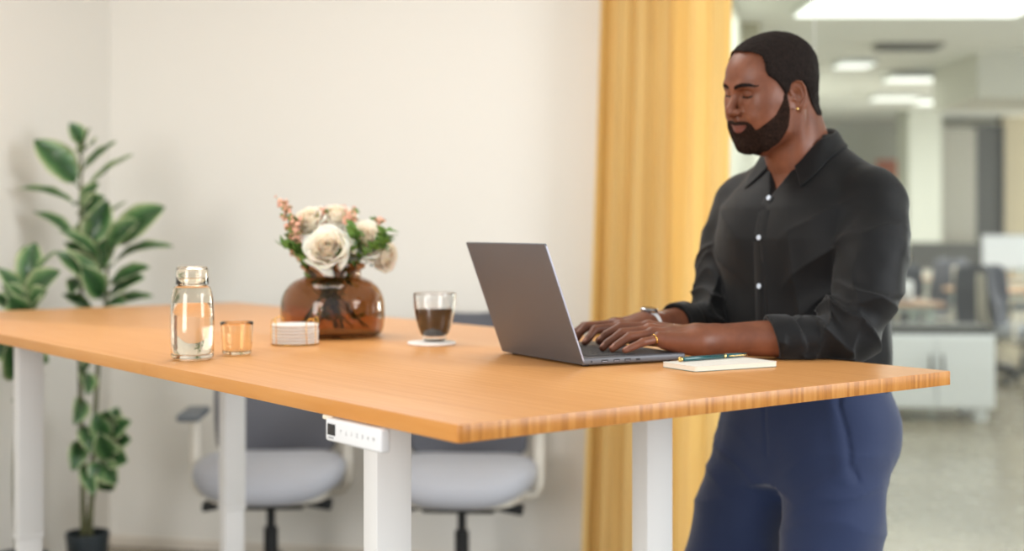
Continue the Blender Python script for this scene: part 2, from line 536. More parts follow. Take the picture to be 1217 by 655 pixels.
obj('vent_frame', box((0.52, 0.24, 0.03), (0, 0, 0.014), 0.003), M_grey, v_, smooth=False)
obj('louvre', join(*[box((0.46, 0.022, 0.02), (0, -0.09 + 0.03 * i, -0.006)) for i in range(7)]), M_dark, v_, smooth=False)

# credenza
x0, x1 = at_d(1046, 9.3), at_d(1184, 9.3)
cw = x1 - x0
r = empty('storage_cabinet', ((x0 + x1) / 2, 9.55, 0), math.radians(-4), 'low white office cabinet with a dark top behind his hip', 'cabinet')
ht = 0.60
obj('cabinet_body', box((cw, 0.5, ht - 0.09), (0, 0, 0.09 + (ht - 0.09) / 2), 0.004), M_white, r, smooth=False)
obj('cabinet_top', box((cw * 0.98, 0.5, 0.05), (0, 0, ht + 0.0255), 0.006), M_dark, r, smooth=False)
for s in (-1, 1):
    dr = obj('door', box((cw / 2 - 0.008, 0.018, ht - 0.12), (s * cw / 4, -0.2595, 0.10 + (ht - 0.12) / 2), 0.002), M_white, r, smooth=False)
    obj('handle', tube([(s * 0.04, -0.272, 0.34), (s * 0.04, -0.29, 0.345), (s * 0.04, -0.29, 0.455), (s * 0.04, -0.272, 0.46)], 0.008, 8), M_dark, dr)
for sx in (-0.42, 0.42):
    for sy in (-0.2, 0.2): obj('foot', box((0.09, 0.06, 0.09), (sx * cw * 0.93, sy, 0.045), 0.004), M_white, r, smooth=False)

M_desk = mat('office_desk_wood', srgb(196, 160, 132), 0.5, vary=0.1, stretch=(1, 8, 1))
M_steel = mat('pale_green_steel', srgb(176, 186, 180), 0.45, 0.2)
def office_desk(px0, px1, d, dd, z, label):
    x0, x1 = at_d(px0, d), at_d(px1, d); w = x1 - x0
    r = empty('desk', ((x0 + x1) / 2, d + dd / 2, 0), 0, label, 'desk', 'desks in the office behind the glass')
    obj('desktop', box((w, dd, 0.03), (0, 0, z - 0.015), 0.003), M_desk, r, smooth=False)
    for sy in (-1, 1): obj('frame_rail', box((w - 0.12, 0.04, 0.05), (0, sy * (dd / 2 - 0.12), z - 0.055)), M_steel, r, smooth=False)
    for sx in (-1, 1):
        for sy in (-1, 1): obj('leg', box((0.07, 0.06, z - 0.08), (sx * (w / 2 - 0.09), sy * (dd / 2 - 0.12), (z - 0.08) / 2), 0.004), M_steel, r, smooth=False)
    return r
office_desk(1066, 1260, 16.2, 0.8, 0.74, 'long wood topped office desk farthest behind the glass carrying both screens')
office_desk(1010, 1124, 10.8, 0.7, 0.735, 'wood topped office desk right behind the low white cabinet')
office_desk(1150, 1330, 12.9, 0.75, 0.74, 'wood topped office desk in the middle row at the right edge')
def screen(px0, px1, py0, d, m, label, name='monitor'):
    x0, x1 = at_d(px0, d), at_d(px1, d); w = x1 - x0; zt = zz(py0, d)
    r = empty(name, ((x0 + x1) / 2, d, 0.7405), 0, label, 'monitor')
    h = zt - 0.83
    obj('screen_panel', box((w, 0.03, h), (0, 0, 0.09 + h / 2), 0.006), m, r, smooth=False)
    obj('bezel', join(box((w, 0.034, 0.012), (0, 0, 0.09 + h)), box((w, 0.034, 0.012), (0, 0, 0.09))), M_dark if m is not M_dark else M_grey, r, smooth=False)
    obj('stand_post', box((0.05, 0.03, 0.12), (0, 0.025, 0.065)), M_steel, r, smooth=False)
    obj('stand_foot', box((0.26, 0.2, 0.012), (0, 0.02, 0.0065), 0.003), M_steel, r, smooth=False)
screen(1080, 1163, 288, 16.5, M_dark, 'wide dark screen on the farthest office desk')
screen(1167, 1262, 279, 16.5, mat('pale_grey_screen', srgb(186, 188, 192), 0.5), 'pale grey screen on the farthest office desk, at the right edge')
# white box and blob-like equipment on the near office desk
bx = empty('printer', (at_d(1066, 10.9), 11.15, 0.736), 0, 'small white office machine on the desk behind the white cabinet', 'printer')
obj('printer_body', box((0.34, 0.3, 0.17), (0, 0, 0.085), 0.02), M_white, bx, smooth=False)
obj('paper_tray', box((0.24, 0.1, 0.02), (0, -0.19, 0.06), 0.004), M_grey, bx, smooth=False)
# ------------------------------------------------------------------ the standing table
C0 = np.array([-0.0681, 1.7167]); U2 = np.array([0.7912, 0.6115]); V2 = np.array([-0.6115, 0.7912])
TW, TL, TT = 1.063, 2.80, 0.0242
TRZ = math.atan2(U2[1], U2[0])
def tab(a_, b_, z=0.0):
    q = C0 + U2 * a_ + V2 * b_
    return np.array([q[0], q[1], TZ + z])

def bamboo():
    a = NT('bamboo')
    tc = a.n('ShaderNodeTexCoord'); sp = a.n('ShaderNodeSeparateXYZ'); a.l(tc.outputs['Object'], sp.inputs[0])
    # strips 7 mm wide glued side by side, each with its own tone
    dv = a.n('ShaderNodeMath', operation='MULTIPLY'); dv.inputs[1].default_value = 1 / 0.0063
    fl = a.n('ShaderNodeMath', operation='FLOOR'); a.l(sp.outputs[0], dv.inputs[0]); a.l(dv.outputs[0], fl.inputs[0])
    wy = a.n('ShaderNodeMath', operation='MULTIPLY_ADD'); wy.inputs[1].default_value = 0.9
    rnd = a.n('ShaderNodeTexWhiteNoise', noise_dimensions='1D'); a.l(fl.outputs[0], rnd.inputs['W'])
    ml = a.n('ShaderNodeMath', operation='MULTIPLY'); ml.inputs[1].default_value = 7.0; a.l(rnd.outputs['Value'], ml.inputs[0])
    a.l(sp.outputs[1], wy.inputs[0]); a.l(ml.outputs[0], wy.inputs[2])
    f2 = a.n('ShaderNodeMath', operation='FLOOR'); a.l(wy.outputs[0], f2.inputs[0])
    cv = a.n('ShaderNodeCombineXYZ'); a.l(fl.outputs[0], cv.inputs[0]); a.l(f2.outputs[0], cv.inputs[1])
    wn = a.n('ShaderNodeTexWhiteNoise', noise_dimensions='2D'); a.l(cv.outputs[0], wn.inputs['Vector'])
    # long fibres
    mp = a.n('ShaderNodeMapping'); mp.inputs['Scale'].default_value = (260, 5, 60); a.l(tc.outputs['Object'], mp.inputs[0])
    nz = a.n('ShaderNodeTexNoise', inp={'Scale': 1.0, 'Detail': 3.0, 'Roughness': 0.6}); a.l(mp.outputs[0], nz.inputs['Vector'])
    mp2 = a.n('ShaderNodeMapping'); mp2.inputs['Scale'].default_value = (22, 1.2, 8); a.l(tc.outputs['Object'], mp2.inputs[0])
    n3 = a.n('ShaderNodeTexNoise', inp={'Scale': 1.0, 'Detail': 2.0}); a.l(mp2.outputs[0], n3.inputs['Vector'])
    # the sawn end shows the strips far more strongly than the sanded top
    ge = a.n('ShaderNodeNewGeometry'); vt = a.n('ShaderNodeVectorTransform', vector_type='NORMAL', convert_from='WORLD', convert_to='OBJECT')
    a.l(ge.outputs['Normal'], vt.inputs[0]); sn = a.n('ShaderNodeSeparateXYZ'); a.l(vt.outputs[0], sn.inputs[0])
    ab = a.n('ShaderNodeMath', operation='ABSOLUTE'); a.l(sn.outputs[1], ab.inputs[0])
    az = a.n('ShaderNodeMath', operation='ABSOLUTE'); a.l(sn.outputs[2], az.inputs[0])
    amt = a.n('ShaderNodeMapRange', inp={'To Min': 0.13, 'To Max': 0.45}); a.l(ab.outputs[0], amt.inputs[0])
    c1 = a.n('ShaderNodeMath', operation='MULTIPLY'); a.l(wn.outputs['Value'], c1.inputs[0]); a.l(amt.outputs[0], c1.inputs[1])
    c2 = a.n('ShaderNodeMath', operation='MULTIPLY_ADD'); c2.inputs[1].default_value = 0.34; a.l(nz.outputs['Fac'], c2.inputs[0]); a.l(c1.outputs[0], c2.inputs[2])
    c3 = a.n('ShaderNodeMath', operation='MULTIPLY_ADD'); c3.inputs[1].default_value = 0.22; a.l(n3.outputs['Fac'], c3.inputs[0]); a.l(c2.outputs[0], c3.inputs[2])
    cr = a.n('ShaderNodeValToRGB'); e = cr.color_ramp.elements
    e[0].position = 0.12; e[0].color = srgb(224, 166, 104); e[1].position = 0.95; e[1].color = srgb(160, 100, 50)
    m_ = e.new(0.5); m_.color = srgb(208, 144, 82)
    a.l(c3.outputs[0], cr.inputs[0])
    mt = a.n('ShaderNodeMix', data_type='RGBA'); a.l(az.outputs[0], mt.inputs[0])
    hs = a.n('ShaderNodeHueSaturation', inp={'Saturation': 1.08, 'Value': 0.88}); a.l(cr.outputs[0], hs.inputs['Color'])
    a.l(hs.outputs[0], mt.inputs[6]); a.l(cr.outputs[0], mt.inputs[7])
    b = a.n('ShaderNodeBsdfPrincipled', inp={'Roughness': 0.32, 'Specular IOR Level': 0.5})
    a.l(mt.outputs[2], b.inputs['Base Color'])
    rr = a.n('ShaderNodeMapRange', inp={'To Min': 0.27, 'To Max': 0.42}); a.l(nz.outputs['Fac'], rr.inputs[0]); a.l(rr.outputs[0], b.inputs['Roughness'])
    bp = a.n('ShaderNodeBump', inp={'Strength': 0.06, 'Distance': 0.001}); a.l(nz.outputs['Fac'], bp.inputs['Height']); a.l(bp.outputs[0], b.inputs['Normal'])
    a.l(b.outputs[0], a.out.inputs[0])
    return a.m
M_bamboo = bamboo()
M_leg = mat('white_powder_coat', srgb(226, 226, 225), 0.45, bump=0.05, bscale=400)
M_panelw = mat('white_plastic', srgb(228, 228, 230), 0.3)
M_ink = mat('grey_ink', srgb(120, 120, 124), 0.5)
M_black = mat('black_plastic', srgb(24, 24, 26), 0.35)
M_disp = mat('black_display', srgb(34, 32, 34), 0.12)

table = empty('standing_desk', (C0[0], C0[1], 0), TRZ, 'large bamboo topped white standing desk he works at', 'desk')
pts = []
for (cx_, cy_, a0) in ((0, 0, 180), (TW, 0, 270), (TW, TL, 0), (0, TL, 90)):
    rr_ = 0.006
    ox = cx_ + (rr_ if cx_ == 0 else -rr_); oy = cy_ + (rr_ if cy_ == 0 else -rr_)
    for k in range(5):
        w = math.radians(a0 + 90 * k / 4)
        pts.append((ox + rr_ * math.cos(w), oy + rr_ * math.sin(w)))
obj('tabletop', prism(pts, TZ - TT, TZ, 0.0013, 2), M_bamboo, table, smooth=True, angle=40)
ZU = TZ - TT
A1, A2, B1, B2 = 0.190, 0.803, 0.500, 2.345
def leg(a0, b0):
    # outer tube, telescopic inner tube
    o = obj('leg', join(box((0.070, 0.045, ZU - 0.475), (0, 0, 0.475 + (ZU - 0.475) / 2), 0.004, 2)), M_leg, table, smooth=True, angle=40)
    o.location = (a0, b0, 0)
    i_ = obj('inner_column', box((0.064, 0.040, 0.475 - 0.02), (0, 0, 0.02 + (0.475 - 0.02) / 2 + 0.001), 0.004, 2), M_leg, o, smooth=True, angle=40)
    obj('leg_collar', box((0.0725, 0.0475, 0.012), (0, 0, 0.481), 0.002, 1), M_leg, o, smooth=True, angle=40)
    return o
for a0 in (A1 + 0.035, A2 + 0.035):
    for b0 in (B1 + 0.0225, B2 + 0.0225): leg(a0, b0)
for b0 in (B1 + 0.0225, B2 + 0.0225):
    obj('foot_bar', box((0.78, 0.075, 0.018), ((A1 + A2) / 2 + 0.035, b0, 0.0095), 0.004), M_leg, table, smooth=True, angle=40)
    obj('top_bracket', box((0.86, 0.05, 0.028), ((A1 + A2) / 2 + 0.035, b0 + 0.052, ZU - 0.0142), 0.003), M_leg, table, smooth=True, angle=40)
for a0 in (A1 + 0.035, A2 + 0.035):
    obj('cross_rail', box((0.04, B2 - B1 - 0.10, 0.028), (a0, (B1 + B2) / 2 + 0.0225, ZU - 0.0142), 0.003), M_leg, table, smooth=True, angle=40)
# control panel under the long edge
b_r, b_l = 0.171, 0.322
pc = (b_r + b_l) / 2; pl = b_l - b_r; ph_ = 0.0335
cp = obj('control_panel', box((0.018, pl, ph_), (0, 0, 0), 0.0045, 4), M_panelw, table, smooth=True, angle=40)
cp.location = (-0.001, pc, ZU - ph_ / 2 - 0.0012)
obj('mount', box((0.09, pl * 0.6, 0.006), (0.052, 0.03, ph_ / 2 - 0.0024), 0.001), M_panelw, cp, smooth=False)
obj('mount_tab', box((0.02, 0.03, 0.007), (0.012, pl / 2 + 0.013, ph_ / 2 - 0.0028), 0.002), mat('cream_plastic', srgb(236, 226, 206), 0.5), cp, smooth=False)
dsp = obj('display', box((0.0012, 0.0215, 0.0165), (-0.0092, pl / 2 - 0.0185, 0.0012), 0.0004), M_disp, cp, smooth=False)
obj('logo_mark', join(*[box((0.0008, 0.0019, 0.0016), (-0.0091, pl / 2 - 0.0108 - 0.0026 * i, -0.0106)) for i in range(6)]), M_ink, cp, smooth=False)
def on_panel(vf, y):   # text built in XY, turned to face -x with letters running towards -y
    v, f = vf
    return np.stack([-0.00925 - 0 * v[:, 0] - v[:, 2] * 0.5, y - v[:, 0], v[:, 1] + 0.0006], 1), f
ys = [pl / 2 - 0.0455 - 0.0147 * i for i in range(7)]
def arrow(s):
    v = np.array([(-0.0022, 0.0012 * s, 0), (0, 0.0036 * s, 0), (0.0022, 0.0012 * s, 0), (0.0012, 0.0012 * s, 0), (0.0003, 0.0022 * s, 0), (0.0003, -0.0036 * s, 0), (-0.0003, -0.0036 * s, 0), (-0.0003, 0.0022 * s, 0), (-0.0012, 0.0012 * s, 0)])
    return v, [tuple(range(9))[::s]]
obj('arrow_mark', on_panel(arrow(1), ys[0]), M_ink, cp, smooth=False)
obj('arrow_mark', on_panel(arrow(-1), ys[1]), M_ink, cp, smooth=False)
for s_, y_ in zip('1234M', ys[2:]): obj('key_mark', on_panel(text_mesh(s_, 0.0088 if s_ != 'M' else 0.0072, 0.0001), y_), M_ink, cp, smooth=False)
# ------------------------------------------------------------------ things on the table
def foot(px, py):
    "point of the table top that shows at (px, py)"
    d = (CAMZ - TZ) * FPX / (py - HY)
    return np.array([(px - CX) * d / FPX, d, TZ])
EPS = 0.0006
# --- carafe with its glass cap
G_clear = glass('pale_amber_glass', (0.985, 0.94, 0.86, 1))
G_amber = glass('champagne_glass', (0.975, 0.87, 0.70, 1))
M_water = glass('water', (0.99, 0.985, 0.97, 1), ior=1.33)
def vessel(outer, t, floor_t):
    "closed wall from an outer profile of (r, z) going up"
    inner = [(max(r - t, 0.0), z) for r, z in outer[::-1] if z > floor_t]
    return [(0, outer[0][1])] + outer + [((outer[-1][0] - t / 2), outer[-1][1] + t * 0.4)] + inner + [(max(inner[-1][0] - 0.004, 0), floor_t), (0, floor_t)]
def dens(prof, n=6):
    p = smooth_path([(r, z, 0) for r, z in prof], n)
    return [(max(q[0], 0), q[1]) for q in p]
c = foot(228.5, 427.3)
r = empty('carafe', c + [0, 0, EPS], 0, 'clear glass water carafe with a glass cap, tallest glassware at the left', 'carafe')
o1 = dens([(0.033, 0.0), (0.0385, 0.004), (0.0405, 0.013), (0.0415, 0.04), (0.0412, 0.08), (0.0395, 0.115), (0.037, 0.130), (0.0335, 0.1385), (0.0265, 0.142), (0.0252, 0.148), (0.0252, 0.156)], 5)
obj('carafe_body', lathe(vessel(o1, 0.0024, 0.009), 64), G_clear, r)
wz = [(0, 0.0096), (0.030, 0.0096), (0.0352, 0.014), (0.0383, 0.03), (0.0388, 0.06), (0.0386, 0.080), (0.0372, 0.108), (0.0, 0.108)]
obj('water', lathe(wz, 64), M_water, r)
o2 = [(0.0306, 0.1435), (0.0306, 0.16), (0.0301, 0.172), (0.0285, 0.1765), (0.026, 0.178), (0, 0.178)]
i2 = [(0, 0.174), (0.0255, 0.174), (0.0278, 0.1705), (0.0284, 0.16), (0.0286, 0.1435)]
cap_ = lathe(o2 + i2 + [o2[0]], 64)
obj('glass_cap', cap_, G_clear, r)
# --- tumbler
c = foot(281.5, 421.5)
r = empty('tumbler', c + [0, 0, EPS], 0, 'small champagne tinted glass tumbler between the carafe and the coasters', 'glass')
o1 = dens([(0.0245, 0.0), (0.0275, 0.003), (0.0292, 0.012), (0.031, 0.034), (0.0325, 0.064)], 5)
obj('tumbler_glass', lathe(vessel(o1, 0.002, 0.006), 48), G_amber, r)
# --- coasters: six in a gold wire holder, one under the coffee
M_ceramic = mat('white_coaster', srgb(240, 236, 232), 0.5, bump=0.1, bscale=120)
M_gold = mat('gold_wire', srgb(232, 186, 96), 0.22, 1.0)
c = foot(350.5, 409.5); R_C = 0.0525
hold = empty('coaster_holder', c + [0, 0, 0], 0.35, 'gold wire holder around the stack of white coasters', 'holder')
ri = [(R_C + 0.0012) * 1.0 * np.array([math.cos(t), math.sin(t), 0]) for t in np.linspace(0, 2 * math.pi, 41)[:-1]]
obj('base_ring', tube([p * 0.93 + [0, 0, 0.0017] for p in ri], 0.0011, 6, closed=True), M_gold, hold)
for k in range(4):
    t = math.radians(35 + 90 * k - 20)
    e = np.array([math.cos(t), math.sin(t), 0]); q = np.array([-math.sin(t), math.cos(t), 0]); R_ = R_C + 0.0026
    path = [e * R_ * 0.93 + [0, 0, 0.0017], e * R_ + q * 0.001 + [0, 0, 0.004], e * R_ + [0, 0, 0.03], e * R_ + [0, 0, 0.046]]
    for w_ in range(1, 9):
        ww = math.pi * w_ / 8
        path.append(e * (R_ - 0.0) + q * (0.011 * (1 - math.cos(ww)) ) + [0, 0, 0.047 + 0.0105 * math.sin(ww)])
    path += [e * R_ * 0.985 + q * 0.022 + [0, 0, 0.03], e * R_ * 0.985 + q * 0.022 + [0, 0, 0.004], e * R_ * 0.91 + q * 0.02 + [0, 0, 0.0017]]
    obj('wire_arm', tube(smooth_path(path, 2), 0.0010, 6), M_gold, hold)
cprof = [(0, 0), (R_C - 0.004, 0), (R_C - 0.0022, 0.0008), (R_C - 0.002, 0.0058), (R_C - 0.0035, 0.0064), (0, 0.0064)]
coaster = tag(obj('coaster', lathe(cprof, 56), M_ceramic), 'white coaster at the bottom of the stack in the gold holder', 'coaster', 'white round coasters')
coaster.location = tuple(c + [0, 0, 0.0030])
order = ['second', 'third', 'fourth', 'fifth', 'topmost']
for i in range(5):
    k = coaster.copy(); COL.objects.link(k); k.location = tuple(c + [0.0004 * ((i * 7) % 3 - 1), 0, 0.0030 + 0.0071 * (i + 1)])
    k['label'] = 'white coaster in the gold holder, %s%s' % (order[i], ' of the stack' if i == 4 else ' from the bottom')
cc = foot(513, 409.8)
k = coaster.copy(); COL.objects.link(k); k.location = tuple(cc + [0, 0, EPS]); k['label'] = 'single white coaster lying under the coffee glass'
k.scale = (1.03, 1.03, 1.0)
# --- double walled coffee glass
G_cup = glass('clear_glass', (0.995, 0.99, 0.985, 1))
cup_c = foot(516.5, 409.0) + np.array([0, 0, 0.0072 + EPS])
r = empty('coffee_glass', cup_c, 0, 'double walled glass of black coffee standing on a white coaster', 'glass')
out = dens([(0.0215, 0.0), (0.024, 0.0025), (0.027, 0.008), (0.0345, 0.027), (0.0415, 0.052), (0.0455, 0.078), (0.0462, 0.1025)], 5)
inn = dens([(0.0446, 0.1005), (0.0440, 0.088), (0.0418, 0.066), (0.0375, 0.042), (0.0318, 0.022), (0.0262, 0.0125), (0.016, 0.0102), (0.0, 0.0098)], 5)
obj('outer_wall', lathe([(0, 0)] + out + [(0.0456, 0.1035), (0.0448, 0.1025)] + [(rr_ - 0.0013, z_) for rr_, z_ in out[::-1] if z_ > 0.003] + [(0.0, 0.003)], 64), G_cup, r)
obj('inner_wall', lathe(([(0.0448, 0.1012)] + inn + [(0, 0.0111)] + [(max(rr_ - 0.0012, 0), z_ + 0.0012) for rr_, z_ in inn[::-1]][1:] + [(0.0448, 0.1018)])[::-1], 64), G_cup, r)
cof = [(0, 0.0104)] + [(max(rr_ - 0.0007, 0), z_ + 0.0007) for rr_, z_ in inn[::-1][1:] if z_ < 0.068] + [(0.0413, 0.0690), (0.0, 0.0688)]
obj('coffee', lathe(cof, 64), mat('black_coffee', srgb(40, 20, 10), 0.08, vary=0.2), r)
# --- vase
a = NT('brown_amber_glass')
b = a.n('ShaderNodeBsdfPrincipled', inp={'Base Color': (0.52, 0.31, 0.165, 1), 'Roughness': 0.0, 'IOR': 1.45, 'Transmission Weight': 1.0})
a.l(b.outputs[0], a.out.inputs[0]); G_vase = a.m
vc = foot(395.5, 399.5)
vase = empty('vase', vc + [0, 0, EPS], 0, 'round brown amber glass vase holding white roses', 'vase')
vo = dens([(0.098, 0.0), (0.109, 0.004), (0.1165, 0.015), (0.1195, 0.033), (0.1205, 0.062), (0.1175, 0.088), (0.107, 0.111), (0.090, 0.1275), (0.074, 0.135), (0.0665, 0.139), (0.0650, 0.146), (0.0655, 0.153), (0.0715, 0.1565), (0.0755, 0.1605), (0.0755, 0.167), (0.0720, 0.1705)], 5)
vt = 0.0042
vi = [(r_ - vt, z_) for r_, z_ in vo[::-1] if z_ > 0.010]
obj('vase_glass', lathe([(0, 0.002), (0.08, 0.002), (0.092, 0)] + vo + vi + [(0.09, 0.0085), (0, 0.0085)], 80), G_vase, vase)

# --- flowers
M_rose = NT('rose_petal')
b = M_rose.n('ShaderNodeBsdfPrincipled', inp={'Roughness': 0.6, 'Subsurface Weight': 0.25, 'Subsurface Scale': 0.01, 'Sheen Weight': 0.2})
at = M_rose.n('ShaderNodeAttribute', attribute_name='deep')
mx = M_rose.n('ShaderNodeMix', data_type='RGBA'); mx.inputs[6].default_value = srgb(255, 252, 242); mx.inputs[7].default_value = srgb(253, 234, 206)
M_rose.l(at.outputs['Fac'], mx.inputs[0]); M_rose.l(mx.outputs[2], b.inputs['Base Color']); tl_ = M_rose.n('ShaderNodeBsdfTranslucent'); M_rose.l(mx.outputs[2], tl_.inputs[0]); ms_ = M_rose.n('ShaderNodeMixShader'); ms_.inputs[0].default_value = 0.42
M_rose.l(b.outputs[0], ms_.inputs[1]); M_rose.l(tl_.outputs[0], ms_.inputs[2]); M_rose.l(ms_.outputs[0], M_rose.out.inputs[0]); M_rose = M_rose.m
M_stem = mat('green_stem', srgb(78, 104, 48), 0.6, vary=0.3)
M_stemd = mat('dark_stem', srgb(54, 62, 34), 0.6, vary=0.3)
M_gleaf = mat('sprig_leaf', srgb(102, 138, 64), 0.5, vary=0.35, vscale=40)
M_pink = mat('pink_blossom', srgb(234, 178, 152), 0.6, vary=0.12, vscale=60)

def rose_head(R, seed, openness=1.0):
    rnd = random.Random(seed)
    V, F, D, n = [], [], [], 0
    npet = 30
    for i in range(npet):
        f = i / (npet - 1)
        ang = i * 2.39996 + rnd.uniform(-0.15, 0.15)
        rad = R * (0.08 + 0.80 * f ** 0.85)            # distance of the petal from the heart
        hgt = R * (0.90 - 0.60 * f ** 1.6)             # height of its lip
        wid = (1.7 - 0.55 * f)                         # angular half width
        base = -R * 0.62
        curl = 0.05 + 0.42 * max(0, f - 0.25) * openness
        m, k = 13, 11
        ph = rnd.uniform(0, 6)
        for a_ in range(m):
            s = -1 + 2 * a_ / (m - 1)
            for b_ in range(k):
                t = b_ / (k - 1)
                edge = 1 - 0.22 * s ** 2 - 0.08 * s ** 6
                z_ = base + (hgt - base) * t * edge
                bulge = math.sin(min(t * 1.15, 1) * math.pi * 0.55)
                rr_ = rad * (0.25 + 0.85 * bulge) + R * curl * t ** 5 * (1 + 0.35 * math.cos(3 * s + ph)) + R * 0.025 * math.sin(5 * s + ph) * t ** 2
                th = ang + s * wid * (0.55 + 0.45 * bulge) * (0.62 if f > 0.5 else 0.9)
                z2 = z_ - R * curl * 0.75 * t ** 7
                V.append((rr_ * math.cos(th), rr_ * math.sin(th), z2)); D.append((1 - f) ** 1.4 * (0.4 + 0.6 * (1 - t)) + 0.12 * (1 - t))
        for a_ in range(m - 1):
            for b_ in range(k - 1):
                q = n + a_ * k + b_
                F.append((q, q + k, q + k + 1, q + 1))
        n += m * k
    return (np.array(V), F), D

def lookrot(d, roll=0.0):
    z = np.asarray(d, dtype=float); z /= np.linalg.norm(z)
    x = np.cross([0, 0, 1.0], z)
    if np.linalg.norm(x) < 1e-3: x = np.array([1.0, 0, 0])
    x /= np.linalg.norm(x); y = np.cross(z, x)
    x2 = x * math.cos(roll) + y * math.sin(roll); y2 = np.cross(z, x2)
    return np.stack([x2, y2, z], 1)
def turn(vf, d, loc, roll=0.0): return np.asarray(vf[0]) @ lookrot(d, roll).T + np.asarray(loc), vf[1]

def sprig_leaf(L, W, nx=5):
    pts = np.zeros((7, 3, 3))
    for i in range(7):
        t = i / 6
        w_ = W * math.sin(math.pi * min(t * 0.95 + 0.03, 1)) ** 0.8
        for j, s in enumerate((-1, 0, 1)): pts[i, j] = (s * w_ / 2, abs(s) * w_ * 0.16, t * L)
        pts[i, :, 1] += -0.25 * L * t * t
    return gridmesh(pts)

D0 = vc[1]
def vp(px, py, dd=0.0): return P(px, py, D0 + dd)
mouth = vc + np.array([0, 0, 0.16])
vfloor = vc + np.array([0, 0, 0.018])
roses = [  # px, py, radius px, depth offset, facing, opening, words
    (390, 296, 27, -0.062, (0.0, -1.0, 0.42), 1.0, 'largest open white rose at the front of the vase'),
    (368, 266, 18, 0.015, (-0.35, -0.75, 0.75), 0.9, 'white rose at the upper left of the bouquet'),
    (400, 261, 17, 0.03, (0.1, -0.7, 0.9), 0.9, 'white rose at the top of the bouquet'),
    (432, 287, 21, 0.0, (0.35, -0.8, 0.5), 0.7, 'creamy white rose right of the largest one'),
    (455, 304, 16, 0.02, (0.85, -0.6, 0.0), 0.5, 'small white rose drooping over the right rim of the vase'),
]
for i, (px, py, rp, dd, fc, opn, lb) in enumerate(roses):
    hc = vp(px, py, dd); Rw = rp / (FPX / hc[1]) * (0.90 if i == 0 else 1.18)
    fcn = np.array(fc, float); fcn /= np.linalg.norm(fcn)
    r = empty('rose', hc, 0, lb, 'rose', 'white roses in the amber vase')
    (v, f), D = rose_head(Rw, 11 + i, opn)
    o = obj('bloom', turn((v, f), fcn, (0, 0, 0), i * 1.3), M_rose, r)
    set_attr(o, 'deep', np.clip(D, 0, 1)); solidify(o, 0.0006)
    ang = [0.2, 2.6, 1.2, 4.0, 5.2][i]
    neck = mouth + np.array([0.040 * (hc[0] - mouth[0]) / 0.1, 0.3 * (hc[1] - mouth[1]), 0.012])
    ft = vfloor + np.array([-(hc[0] - vc[0]) * 0.75 + 0.02 * math.cos(ang), 0.045 * math.sin(ang) - 0.02, 0.0])
    path = smooth_path([hc - fcn * Rw * 0.55, hc - fcn * Rw * 0.9 + [0, 0, -0.008], neck, (neck + ft) / 2 + [0, 0, 0.005], ft], 5)
    obj('stem', tube(path, 0.0026, 8), M_stem, r, off=hc)
    lv = []
    for k in range(3):
        q = path[10 + k * 3]; aa = k * 2.2 + i
        lv.append(turn(sprig_leaf(0.045, 0.024), (math.cos(aa), math.sin(aa) * 0.6 - 0.3, -0.2), q - hc))
    obj('leaf', lv[0], M_gleaf, r)
    obj('leaf', lv[1], M_gleaf, r)
    sep = []
    for k in range(5):
        aa = 2 * math.pi * k / 5
        v_, f_ = sprig_leaf(Rw * 0.9, Rw * 0.34)
        R_ = lookrot(fcn)
        dl = R_ @ np.array([math.cos(aa), math.sin(aa), 0.25])
        sep.append(turn((v_, f_), dl, -fcn * Rw * 0.66))
    obj('sepals', join(*sep), M_stem, r)

def blossom(R, seed):
    rnd = random.Random(seed); parts = []
    for k in range(5):
        aa = 2 * math.pi * k / 5 + rnd.uniform(-.2, .2)
        v, f = lathe([(0, -0.3), (0.7, -0.12), (1, 0.12), (0.7, 0.3), (0, 0.22)], 7)
        parts.append(xf((v * R * 0.46, f), (R * 0.5 * math.cos(aa), R * 0.5 * math.sin(aa), R * 0.1)))
    v, f = lathe([(0, -0.6), (0.5, -0.3), (0.45, 0.1), (0, 0.25)], 7)
    parts.append((v * R, f))
    return join(*parts)
sprigs = [ # guide px,py pairs upward, depth offsets, kind, words
    ([(352, 300), (348, 285), (343, 262), (336, 241)], 0.00, 'both', 'tallest leafy sprig reaching up at the left of the roses', 1),
    ([(362, 306), (355, 292), (350, 276), (354, 262)], -0.03, 'both', 'leafy sprig with pink blossoms left of the largest rose', 2),
    ([(385, 300), (384, 278), (382, 262), (386, 250)], 0.02, 'both', 'pink blossom sprig between the two upper roses', 3),
    ([(415, 302), (412, 285), (414, 270), (418, 254)], 0.01, 'both', 'leafy pink sprig rising right of the top rose', 4),
    ([(425, 300), (434, 284), (443, 270), (452, 264)], 0.04, 'both', 'pink blossom sprig behind the creamy right hand rose', 5),
    ([(430, 305), (445, 298), (456, 288), (459, 275)], -0.03, 'leaf', 'green sprig curling up at the right edge of the bouquet', 6),
    ([(408, 306), (415, 300), (421, 290), (424, 272)], -0.05, 'leaf', 'green sprig between the largest rose and the creamy one', 7),
    ([(366, 306), (356, 302), (349, 296), (341, 292)], -0.045, 'leaf', 'low green sprig hanging over the left rim of the vase', 8),
    ([(395, 285), (404, 272), (410, 258), (402, 249)], 0.05, 'both', 'pink blossom sprig at the back of the bouquet top', 9),
]
